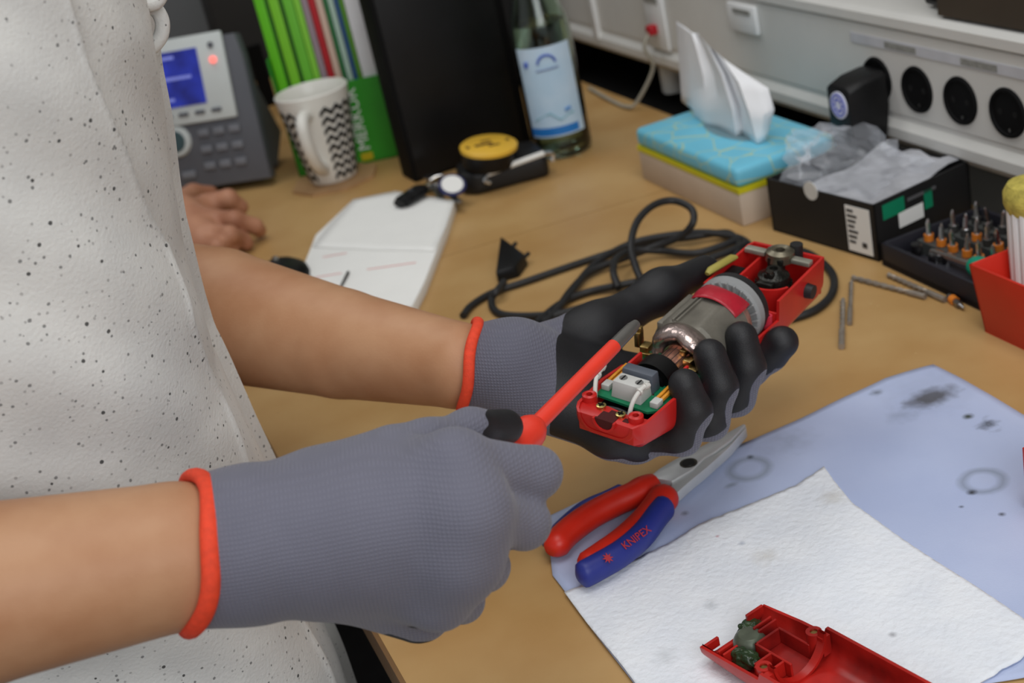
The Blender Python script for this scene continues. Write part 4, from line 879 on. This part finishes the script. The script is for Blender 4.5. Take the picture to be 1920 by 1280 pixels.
# red insulation paper and pale tail winding
rp_ = LB(); G = []
for i in range(9):
    f_ = i/8; row = []
    for j in range(13):
        a = math.radians(38+82*j/12); rr = .0252+.0012*math.sin(math.pi*f_); row.append((.1255+.0185*f_*(1-.15*math.cos((j-6)/3)), rr*math.cos(a), -.006+rr*math.sin(a)))
    G.append(row)
rp_.grid(G, .0005).build('insulation_paper', M('paper_red', (176, 34, 50), .35, var=.15, scale=100, bump=.3, bscale=300), tool, smooth=80)
LB().tube([(.1405, .0185*math.cos(a), -.006+.0185*math.sin(a)) for a in np.linspace(-.6, 3.7, 26)], .0052, 12, up=(1, 0, 0)).build('tail_winding', M('winding_pink', (184, 140, 128), .3, .6, var=.3, scale=140), tool, smooth=70)
m_fan = M('fan_grey', (150, 152, 152), .5, var=.12)
fan = mot([(.150, .006), (.150, .0232), (.1515, .0250), (.1575, .0250), (.158, .0235), (.158, .006)], 'fan', m_fan, n=48, smooth=30)
for k in range(26):
    a = 2*math.pi*k/26; c, s_ = math.cos(a), math.sin(a)
    R_b = np.array(((1, 0, 0), (0, c, -s_), (0, s_, c))); 
    LB().box((0, 0, 0), (.0022, .0125, .0012), np.array(Matrix.Rotation(.35, 3, 'X'))).xf(R_b, (.1487, .0185*c, -.006+.0185*s_)).build('fan_blade', m_fan, fan)
mot([(.158, .004), (.158, .0245), (.164, .0245), (.164, .004)], 'end_shield', m_cable, n=40)
mot([(.163, 0), (.163, .0045), (.186, .0045), (.186, 0)], 'shaft', m_dsteel, n=18)
# gearbox head: inner walls, switch, bars, gear
tb(.172, .242, -.0145, -.0125, -.030, -.001, 'inner_wall', m_red, shell)
tb(.1745, .1765, -.0285, -.014, -.030, -.001, 'inner_wall', m_red, shell)
cw = LB(); cw.lathe([(.0160, -.030), (.0180, -.030), (.0180, -.003), (.0160, -.003), (.0160, -.030)], 28, (.2035, .0060, 0), None, (math.pi*.62, math.pi*1.38)); cw.build('curved_wall', m_red, shell)
tb(.1715, .1735, -.010, .027, -.030, -.010, 'inner_wall', m_red, shell)
tb(.181, .207, -.0260, -.0155, -.024, -.0015, 'switch_body', m_black, tool, .0008)
LB().tube([(.1785, -.0305, .0035), (.183, -.0300, .0045), (.206, -.0255, .0045), (.2095, -.0245, .0035)], [.0018, .0030, .0030, .0018], 12, flat=(.8, 1.1), up=(0, 0, 1)).build('slide_lever', M('lever_olive', (168, 156, 76), .5, var=.15), tool)
m_gr = M('gear_grease', (46, 46, 42), .28, .6, var=.4, scale=160, bump=.6, bscale=500)
gb = LB().lathe([(0, .0015), (.0028, .0015), (.0030, .004), (.0050, .004), (.0068, .001), (.0110, -.001), (.0118, -.004), (.0118, -.022), (0, -.022)], 28, (.2055, .0070, 0)).build('gear_hub', m_gr, tool)
for k in range(22):
    a = 2*math.pi*k/22; LB().box((.2055+.0122*math.cos(a), .0070+.0122*math.sin(a), -.012), (.0018, .0018, .012), np.array(Matrix.Rotation(a, 3, 'Z'))).build('gear_tooth', m_gr, gb)
tb(.1965, .2035, .0035, .0105, -.002, .0035, 'carrier', m_gr, gb, .0012)
tb(.1905, .1975, .001, .013, -.010, -.001, 'eccentric', m_gr, gb, .0012)
LB().cyl((.1995, .0070, .0035), (.1995, .0070, .0046), .0028, .0026, 16).build('pivot_pin', m_dsteel, gb)
m_bar = M('bar_zinc', (176, 174, 160), .45, .6, var=.25, scale=100)
tb(.2235, .2300, -.0255, -.0095, .0005, .0040, 'clamp_bar', m_bar, tool, .0006); tb(.2225, .2290, .0115, .0255, .0005, .0040, 'clamp_bar', m_bar, tool, .0006)
LB().lathe([(.0035, .0), (.0035, .0075), (.0065, .0085), (.0100, .0065), (.0105, .0)], 28, (.2265, .0015, 0)).build('output_bearing', M('bearing_worn', (128, 122, 104), .35, .7, var=.35, scale=140), tool)
tb(.2165, .2225, -.004, .008, -.012, .0045, 'bearing_arm', m_gr, tool, .001)
LB().cyl((.2375, .0085, -.004), (.2375, .0085, .0085), .0050, .0046, 12).build('lock_knob', m_cable, tool)
LB().cyl((.2130, .0280, -.012), (.2130, .0340, -.012), .0056, .0050, 16).build('side_button', m_cable, tool)
bs = LB().lathe([(.0018, -.018), (.0018, -.009), (.0034, -.009), (.0036, -.018)], 18, (.1655, .0225, 0)).build('screw_boss', M('boss_pink', (206, 50, 70), .4), shell)
LB().lathe([(0, -.028), (.0028, -.020), (.0042, -.020), (.0044, -.028)], 18, (.158, .0255, 0)).build('screw_boss', m_red, shell)
# brush holders
for (x, y, z, s3) in ((.0835, -.0280, .003, (.007, .004, .011)), (.0840, -.0275, .0095, (.004, .0035, .004)), (.0775, -.0190, .0015, (.008, .006, .005)), (.0735, -.0155, -.001, (.003, .008, .003)), (.0825, .0065, .003, (.006, .0045, .004)), (.0800, .0125, -.001, (.010, .006, .005)), (.0745, .0165, -.003, (.005, .009, .003))):
    LB().box((x, y, z), s3, np.array(Matrix.Rotation(random.uniform(-.2, .2), 3, 'Z'))).build('brush_holder', m_brass, tool, bevel=.0006)
# ------------------------------------------------------------------ screwdriver
sA = atd(1002, 800, .728); sB = atd(1152, 648, .778); sd = nz(sB-sA); sC = sB+sd*.018
t = thing('screwdriver', 'insulated screwdriver with an orange red handle and sleeve in the right fist', 'screwdriver', sA)
MB().tube([sA-sd*.004, sB-sd*.02, sB], [.0047, .0044, .0042], 18).build('insulated_sleeve', m_orange2, t)
ups = nz(np.cross(sd, CX))
MB().tube([sB, sB+sd*.010, sC, sC+sd*.006], [.0040, .0040, .0038, .0026], 14).build('blade', M('blade_steel', (120, 118, 114), .4, .6, var=.2), t)
hdl = [(-.098, .008), (-.094, .0115), (-.08, .0125), (-.055, .0118), (-.035, .0120), (-.018, .0100), (-.010, .0090), (-.006, .0096), (-.002, .0088), (.002, .0066), (.0035, .0050)]
MB().tube([sA+sd*x for x, r in hdl], [r for x, r in hdl], 20).build('handle', m_orange2, t, smooth=60)
# ------------------------------------------------------------------ the worker
man = thing('person', 'person in a speckled white sweatshirt and grey work gloves repairing the tool', 'person', (-.05, .84, -.75))
def B(a, ra, b, rb): return (np.asarray(a, float), ra, np.asarray(b, float), rb)
# --- right (near) glove
def D(x, y, d): return atd(x, y, d)
rw = D(395, 1032, .632)      # middle of the cuff
wr = D(590, 1000, .640)
mcp = [D(858, 872, .632), D(884, 962, .623), D(868, 1048, .630), D(826, 1118, .646)]
pip = [D(1004, 886, .655), D(982, 980, .650), D(908, 1062, .662), D(866, 1126, .672)]
dip = [D(978, 890, .688), D(962, 985, .684), D(915, 1062, .688), D(862, 1120, .694)]
tip = [D(915, 900, .694), D(900, 985, .692), D(868, 1055, .692), D(830, 1100, .694)]
fr = [(.0150, .0122, .0108, .0100), (.0148, .0122, .0108, .0100), (.0142, .0116, .0104, .0096), (.0134, .0104, .0096, .0088)]
g_arm = (.02, [B(rw-(wr-rw)*.6, .0345, D(480, 1018, .636), .0335), B(D(480, 1018, .636), .0335, wr, .031)])
palm = [B(wr+(p-wr)*.05, .027, p+(wr-p)*.05, r[0]) for p, r in zip(mcp, fr)]
palm += [B(D(620, 930, .650), .022, D(740, 870, .655), .019), B(D(620, 1060, .655), .024, D(785, 1138, .676), .0175), B(mcp[0], .0145, mcp[1], .0145), B(mcp[1], .0145, mcp[2], .014), B(mcp[2], .014, mcp[3], .0132), B(D(700, 1000, .660), .026, D(800, 1000, .662), .024)]
g_palm = (.016, g_arm[1]+palm)
def finger(m, p, d, t, r): return (.0045, [B(m, r[0]*.97, p, r[1]), B(p, r[1], d, r[2]), B(d, r[2], t, r[3])])
g_f = [finger(mcp[i], pip[i], dip[i], tip[i], fr[i]) for i in range(4)]
th0, th1, th2, th3 = D(690, 892, .655), D(800, 842, .662), D(882, 806, .682), D(948, 800, .702)
g_t = (.008, [B(th0, .0180, th1, .0135), B(th1, .0135, th2, .0098), B(th2, .0098, th3, .0092)])
def cut_plane(V, F, c, n):
    """drop what lies behind the cuff plane and slide the rim onto it"""
    d = (V-c)@n; F = F[(d[F] > -.0012).all(1)]; u = np.unique(F); mp = -np.ones(len(V), int); mp[u] = np.arange(len(u)); return V[u], mp[F]
nR = nz(nz(CX*305-CY*24)+.46*CF); cR = D(362, 1036, .632)
V, F = flesh([g_palm]+g_f+[g_t], .0015, kk=.0042); V = relax(V, F, 2); V, F = cut_plane(V, F, cR, nR)
N = vnormals(V, F)
vd = nz(atd(850, 1000, 1)-C0)          # away from the viewer = palm side
def dseg(P, a, b): ba = b-a; h = np.clip(((P-a)@ba)/(ba@ba), 0, 1); return np.linalg.norm(P-a-h[:, None]*ba, axis=1), h
pal = (N@vd)-.32+.06*np.sin(V[:, 0]*300)
axx = nz(mcp[1]-rw); along = (V-rw)@axx
pal = np.where(along < .075, -1, pal)
he = np.linalg.norm(V-D(790, 1150, .676), axis=1); pal = np.maximum(pal, np.where(he < .024, (N@(-CY))-.86, -1))
dt, ht = dseg(V, th2, th3); pxv = pix(V)
thumbtip = (pxv[:, 0]-(905+10*np.sin(pxv[:, 1]*.12)-(pxv[:, 1]-800)*.55))*.001
nearth = (dt < .0125)
fld = np.where(nearth, np.maximum(pal, thumbtip*8), pal)
# soften the field so that the cut is a clean line
E_ = np.concatenate([F[:, [0, 1]], F[:, [1, 2]], F[:, [2, 3]], F[:, [3, 0]]])
def soft(fl, it=3):
    for _ in range(it):
        s = np.zeros(len(fl)); c = np.zeros(len(fl)); np.add.at(s, E_[:, 0], fl[E_[:, 1]]); np.add.at(c, E_[:, 0], 1); np.add.at(s, E_[:, 1], fl[E_[:, 0]]); np.add.at(c, E_[:, 1], 1); fl = .5*fl+.5*s/c
    return fl
fld = soft(fld)
m_knit = M('glove_knit', (112, 112, 126), .85, var=.08, scale=40, sheen=.15)
def knit(m, sc=520, st=.5, dark=(86, 86, 98)):
    Nn, L, b = nodes(m); h = None
    for ax in (0, 1):
        wv = Nn.new('ShaderNodeTexWave'); wv.wave_type = 'BANDS'; wv.bands_direction = 'Z' if ax else 'X'; wv.inputs['Scale'].default_value = sc; wv.inputs['Distortion'].default_value = 1.2; wv.inputs['Detail'].default_value = 1
        mp = Nn.new('ShaderNodeMapping'); mp.inputs['Rotation'].default_value = (0, -.12, .25); L.new(coord(m), mp.inputs['Vector']); L.new(mp.outputs[0], wv.inputs['Vector'])
        h = wv.outputs['Fac'] if h is None else math_node(m, 'MULTIPLY', h, wv.outputs['Fac'])
    bp = Nn.new('ShaderNodeBump'); bp.inputs['Strength'].default_value = st; bp.inputs['Distance'].default_value = .0006; L.new(h, bp.inputs['Height']); L.new(bp.outputs['Normal'], b.inputs['Normal'])
    mixcol(m, math_node(m, 'MULTIPLY', math_node(m, 'SUBTRACT', 1., h, True), .35), dark)
knit(m_knit, 165)
(cv, cf, cn), (kv, kf, kn_) = split_field(V, F, N, fld)
glR = raw_mesh('glove', kv, kf, m_knit, man, kn_); glR['label'] = 'grey knitted glove on the right fist holding the screwdriver'
raw_mesh('palm_coating', cv, cf, m_coat, glR, cn)['label'] = 'black palm coating'
# cuff band ring around the arm at the glove's end
def band(c, n, a, b, ra, rb, rt, parent):
    P_ = [c+a*(ra*math.cos(q))+b*(rb*math.sin(q))+n*.0010*math.sin(4*q) for q in np.linspace(0, 2*math.pi, 57)[:-1]]
    mbb = MB(); m_, k_ = len(P_), 12; V_ = []
    for i, p in enumerate(P_):
        rad = nz((p-c)-n*((p-c)@n)); V_ += [p+rad*(rt*math.cos(2*math.pi*j/k_))+n*(rt*1.25*math.sin(2*math.pi*j/k_)) for j in range(k_)]
    mbb.add(V_, [(i*k_+j, i*k_+(j+1) % k_, ((i+1) % m_)*k_+(j+1) % k_, ((i+1) % m_)*k_+j) for i in range(m_) for j in range(k_)])
    o = mbb.build('cuff_band', m_orange, parent, smooth=80); o['label'] = 'orange elastic cuff edge'; return o
arx = nz(wr-rw); bR = nz(np.cross(nR, CF)); aR = np.cross(bR, nR)     # bR across the arm, aR along the tilt
band(cR, nR, aR, bR, .0352/max(.2, abs(nR@arx)), .0352, .0036, glR)
# --- left (far) glove, worked out around the tool it holds
lw = D(882, 688, .905); lwr = D(965, 692, .902)
LM = [T(.120, -.012, -.050), T(.092, -.012, -.053), T(.066, -.010, -.050), T(.042, -.008, -.042)]
LP = [T(.150, .017, -.045), T(.107, .030, -.039), T(.072, .030, -.037), T(.044, .026, -.033)]
LD = [T(.152, .031, -.030), T(.111, .0360, -.016), T(.079, .0335, -.013), T(.0475, .0330, -.013)]
LT = [T(.1535, .0395, -.019), T(.114, .0300, .003), T(.082, .0250, .006), T(.0478, .0265, .004)]
lr = [(.0150, .0122, .0116, .0112), (.0150, .0120, .0116, .0108), (.0145, .0118, .0112, .0106), (.0140, .0114, .0108, .0102)]
garm = [B(lw-(lwr-lw)*1.0, .0300, lwr, .0290)]
gp = garm+[B(lwr, .026, m_, r_[0]) for m_, r_ in zip(LM, lr)]
gp += [B(D(985, 740, .895), .0175, T(.022, -.012, -.032), .0120), B(T(.022, -.012, -.032), .0115, LM[3], .0125), B(LM[0], .0145, LM[1], .0145), B(LM[1], .0145, LM[2], .0145), B(LM[2], .0145, LM[3], .0135)]
gpalm = (.014, gp)
gf = [finger(LM[i], LP[i], LD[i], LT[i], lr[i]) for i in range(4)]
q0, q1, q2, q3 = D(1006, 668, .915), D(1118, 620, .935), D(1240, 545, .965), D(1322, 506, .995)
gt = (.016, [B(q0, .0210, q1, .0165), B(q1, .0165, q2, .0128), B(q2, .0128, q3, .0108)])
nL = nz(CX*180-CY*28); cL = lw
V, F = flesh([gpalm]+gf+[gt], .0015, kk=.0035); V = relax(V, F, 2); V, F = cut_plane(V, F, cL, nL); N = vnormals(V, F); E_ = np.concatenate([F[:, [0, 1]], F[:, [1, 2]], F[:, [2, 3]], F[:, [3, 0]]])
best = np.full(len(V), 1e9); dors = np.zeros((len(V), 3)); thr = np.zeros(len(V))
def claim(a, b, rad, d, th):
    global best, dors, thr
    dd, h = dseg(V, a, b); dd = dd-rad; m_ = dd < best; best[m_] = dd[m_]; dors[m_] = d; thr[m_] = th
for i in range(4):
    claim(LM[i], LP[i], lr[i][1], nz(-tw+tv*.45), .42); claim(LP[i], LD[i], lr[i][2], nz(tv-tw*.55-tu*.1), .80); claim(LD[i], LT[i], lr[i][3], tv, 2.); claim(lwr, LM[i], .018, -tw, .55)
claim(q0, q1, .017, nz(tu*-.2+np.array([-.4, 1, -.2])), .55); claim(q1, q2, .013, nz(np.array([-.4, 1, -.4])), .6); claim(q2, q3, .011, nz(np.array([-.3, 1, -.5])), .9)
fl_ = thr-np.einsum('ij,ij->i', N, dors)
laxis = nz(D(1046, 690, .895)-lw); al = (V-lw)@laxis-(D(1046, 690, .895)-lw)@laxis
fl_ = np.minimum(fl_, al*40+.10*np.sin(V[:, 2]*90)); fl_ = soft(np.clip(fl_, -1, 1), 4)
m_knit2 = M('glove_knit_far', (106, 106, 120), .85, var=.08, scale=40, sheen=.15); knit(m_knit2, 165, .7, (66, 66, 78))
(cv, cf, cn), (kv, kf, kn_) = split_field(V, F, N, fl_)
glL = raw_mesh('glove', kv, kf, m_knit2, man, kn_); glL['label'] = 'grey knitted glove on the left hand carrying the tool'
raw_mesh('palm_coating', cv, cf, m_coat, glL, cn)['label'] = 'black palm coating'
alx = nz(lwr-lw); bL = nz(np.cross(nL, CF)); aL = np.cross(bL, nL); band(cL, nL, aL, bL, .0306, .0306, .0030, glL)
# --- body: torso, upper arms and forearms as one skin
sR, sL = np.array([-.10, .64, .60]), np.array([-.10, 1.04, .60]); eR, eL = np.array([-.235, .585, .285]), np.array([-.035, 1.085, .185])
armR = [B(sR, .055, eR, .043), B(eR, .041, D(-60, 1118, .605), .0405), B(D(-60, 1118, .605), .0405, D(335, 1041, .631), .0338), B(D(335, 1041, .631), .0336, D(400, 1031, .633), .0285), B(D(400, 1031, .633), .0285, D(470, 1020, .636), .026)]
fl1 = D(410, 590, 1.03)
armL = [B(sL, .055, eL, .045), B(eL, .046, fl1, .050), B(fl1, .050, D(640, 644, .965), .0385), B(D(640, 644, .965), .0385, D(860, 685, .908), .0285), B(D(860, 685, .908), .0285, D(900, 688, .905), .0250), B(D(900, 688, .905), .0250, lwr, .023)]
tor = [B((-.07, .74, .52), .10, (-.07, .94, .52), .10), B((-.07, .77, .2), .095, (-.07, .91, .2), .095), B((-.07, .77, -.1), .095, (-.07, .91, -.1), .095), B((-.07, .84, .5), .10, (-.07, .84, -.12), .11), B((-.08, .66, .60), .06, (-.08, 1.02, .60), .06), B((-.08, .84, .6), .06, (-.07, .84, .74), .055)]
V, F = flesh([(.03, tor), (.003, armR), (.003, armL)], .0035, kk=.012); V = relax(V, F, 3)
raw_mesh('body', V, F, m_skin, man)
# --- sweatshirt: loft around the torso, outline measured along the belly
zs = np.linspace(-.30, .66, 190)
xf_ = np.interp(zs, [-.30, -.111, -.046, .09, .141, .195, .268, .359, .396, .48, .66], [.082, .081, .078, .074, .070, .0635, .068, .082, .089, .095, .080])
nth = 420; G = []
# crease line (x over y in the photograph) between the side panel and the front strip
cr_y = [-200, 0, 98, 195, 297, 344, 461, 602, 682, 760, 870, 1000, 1300]; cr_x = [90, 137, 168, 203, 250, 270, 330, 357, 393, 430, 470, 520, 640]
for z, xf in zip(zs, xf_):
    hw = np.interp(z, [-.30, .1, .4, .56, .66], [.185, .180, .195, .205, .10]); hd = np.interp(z, [-.3, .2, .5, .66], [.135, .128, .14, .07]); cxs = xf-hd; row = []
    for j in range(nth):
        a = 2*math.pi*j/nth; c, s_ = math.cos(a), math.sin(a); ex_ = 2/2.35
        row.append((cxs+hd*math.copysign(abs(c)**ex_, c), .84+hw*math.copysign(abs(s_)**ex_, s_), z))
    G.append(row)
G = np.array(G); pv_ = pix(G)
nrm2 = np.stack([(G[..., 0]-(xf_-np.interp(zs, [-.3, .2, .5, .66], [.135, .128, .14, .07]))[:, None]), (G[..., 1]-.84)*.6], -1); nrm2 /= np.linalg.norm(nrm2, axis=-1, keepdims=True)
cx_ = np.interp(pv_[..., 1], cr_y, cr_x); near = G[..., 1] < .84
dx_ = pv_[..., 0]-cx_
step = np.where(near, -.0075*(1/(1+np.exp(-dx_/3.)))+.0026*np.exp(-(dx_+5)**2/30.), 0)
fold = .0035*np.sin(G[..., 2]*34+G[..., 1]*22)*np.sin(G[..., 2]*13+1)+.0018*np.sin(G[..., 2]*80+G[..., 0]*60+G[..., 1]*40)
fr_ = np.clip((G[..., 0]-xf_[:, None]+.03)/.03, 0, 1)
disp = step+fold*(1-.8*fr_)
G[..., 0] += nrm2[..., 0]*disp; G[..., 1] += nrm2[..., 1]*disp
mbs = MB(); ns, nr = nth, len(zs)
mbs.add(G.reshape(-1, 3), [(i*ns+j, i*ns+(j+1) % ns, (i+1)*ns+(j+1) % ns, (i+1)*ns+j) for i in range(nr-1) for j in range(ns)])
m_sw = M('sweatshirt_fleck', (218, 218, 214), .9, var=0, rgb2=(206, 206, 203), scale=22, bump=.35, bscale=500, sheen=.1)
def flecks(m, scale, thr, keep, rgb, amt):
    Nn, L, b = nodes(m); v = Nn.new('ShaderNodeTexVoronoi'); v.inputs['Scale'].default_value = scale; v.inputs['Randomness'].default_value = 1; 
    nz_ = Nn.new('ShaderNodeTexNoise'); nz_.inputs['Scale'].default_value = scale*2; L.new(coord(m), nz_.inputs['Vector'])
    L.new(coord(m), v.inputs['Vector'])
    sep = Nn.new('ShaderNodeSeparateColor'); L.new(v.outputs['Color'], sep.inputs[0])
    d = math_node(m, 'ADD', v.outputs['Distance'], math_node(m, 'MULTIPLY', nz_.outputs['Fac'], thr*.8))
    k = math_node(m, 'MULTIPLY', math_node(m, 'LESS_THAN', d, thr), math_node(m, 'LESS_THAN', sep.outputs[0], keep))
    mixcol(m, math_node(m, 'MULTIPLY', k, amt), rgb)
flecks(m_sw, 190, .27, .36, (84, 84, 84), .75); flecks(m_sw, 120, .20, .22, (44, 44, 44), .9); flecks(m_sw, 260, .32, .4, (140, 138, 136), .6)
flecks(m_desk, 70, .10, .22, (206, 180, 132), .45); flecks(m_desk, 45, .05, .12, (92, 66, 40), .6)
sw = mbs.build('sweatshirt', m_sw, man, smooth=180, fix=True)
# sleeves pushed up to the elbows
def sleeve(a, b, r0, r1):
    P_ = [a+(b-a)*k/12 for k in range(13)]; return MB().tube(P_, [r0+(r1-r0)*k/12+.002*math.sin(k*2.1) for k in range(13)], 28).build('sleeve', m_sw, sw, smooth=80)
sleeve(sR, eR+(sR-eR)*.08, .078, .060); sleeve(sL, eL+(sL-eL)*.20, .078, .060)
# drawstring loop and knot at the belly
l0 = [aty(x, y, .80) for x, y in ((272, 14), (292, 18), (304, 40), (302, 66), (288, 86), (278, 90))]
MB().tube(catmull(l0), .0042, 12).build('cord_loop', m_sw, sw)
MB().tube(catmull([aty(x, y, .79) for x, y in ((205, -4), (240, 4), (270, 5), (290, 2), (300, -12))]), .0050, 12).build('cord_knot', m_sw, sw)
# trousers
mt_ = M('trouser_dark', (26, 26, 30), .85, var=.2)
for y in (.75, .93): MB().tube([(-.05, y, -.22), (-.05, y, -.45), (-.05, y, -.74)], [.078, .076, .066], 24).build('trouser_leg', mt_, man)
# ------------------------------------------------------------------ second person's hand on the far desk
z0 = .018
oth = thing('person', 'second person seen only by a bare hand resting by the telephone', 'person', at(420, 430))
kx = lambda x, y, z: at(x, y, z)
w0, w1 = kx(160, 400, .06), kx(330, 410, .040)
pal2 = [B(kx(-60, 380, .10), .040, w0, .034), B(w0, .034, w1, .028), B(w1, .026, kx(385, 392, .036), .0165), B(w1, .026, kx(395, 418, .034), .0165), B(w1, .025, kx(388, 440, .030), .0155), B(w1, .024, kx(372, 455, .026), .014)]
f2 = [(.004, [B(kx(385, 385, .038), .0140, kx(428, 372, .042), .0115), B(kx(428, 372, .042), .0115, kx(450, 388, .026), .0095), B(kx(450, 388, .026), .0095, kx(440, 400, .012), .009)]),
      (.004, [B(kx(398, 415, .034), .0135, kx(440, 412, .036), .0112), B(kx(440, 412, .036), .0112, kx(478, 424, .020), .0095), B(kx(478, 424, .020), .0095, kx(486, 432, .011), .0088)]),
      (.004, [B(kx(392, 438, .030), .0130, kx(430, 440, .030), .0108), B(kx(430, 440, .030), .0108, kx(456, 450, .014), .0092), B(kx(456, 450, .014), .0092, kx(462, 456, .010), .0085)]),
      (.004, [B(kx(376, 455, .026), .0115, kx(408, 462, .024), .0092), B(kx(408, 462, .024), .0092, kx(430, 468, .011), .0080), B(kx(430, 468, .011), .008, kx(436, 470, .0095), .0078)]),
      (.006, [B(kx(335, 380, .034), .0150, kx(362, 362, .028), .0118), B(kx(362, 362, .028), .0118, kx(395, 362, .018), .0098)])]
V, F = flesh([(.010, pal2)]+f2, .0022, kk=.006); V = relax(V, F, 2)
raw_mesh('body', V, F, m_skin2, oth)
sl = [kx(-60, 380, .10), kx(-60, 380, .10)+np.array([-.12, .02, .05]), kx(-60, 380, .10)+np.array([-.25, .05, .16])]
MB().tube(catmull(sl), .052, 24).build('sleeve', M('sleeve_navy', (40, 44, 58), .85), oth)
e0 = sl[-1]; tc = e0+np.array([-.10, .16, 0])
tors = [B(e0, .055, e0+np.array([-.03, .03, .14]), .06), B(e0+np.array([-.03, .03, .14]), .07, tc+np.array([-.02, .10, .20]), .085), B(tc+np.array([0, .05, .15]), .12, tc+np.array([0, .05, -.25]), .13), B(tc+np.array([0, .16, .15]), .11, tc+np.array([0, .16, -.25]), .12), B(tc+np.array([0, .1, .2]), .07, tc+np.array([0, .1, .30]), .055)]
V, F = flesh([(.04, tors)], .008, kk=.02); V = relax(V, F, 2)
raw_mesh('sweater', V, F, M('sleeve_navy', (40, 44, 58), .85), oth)
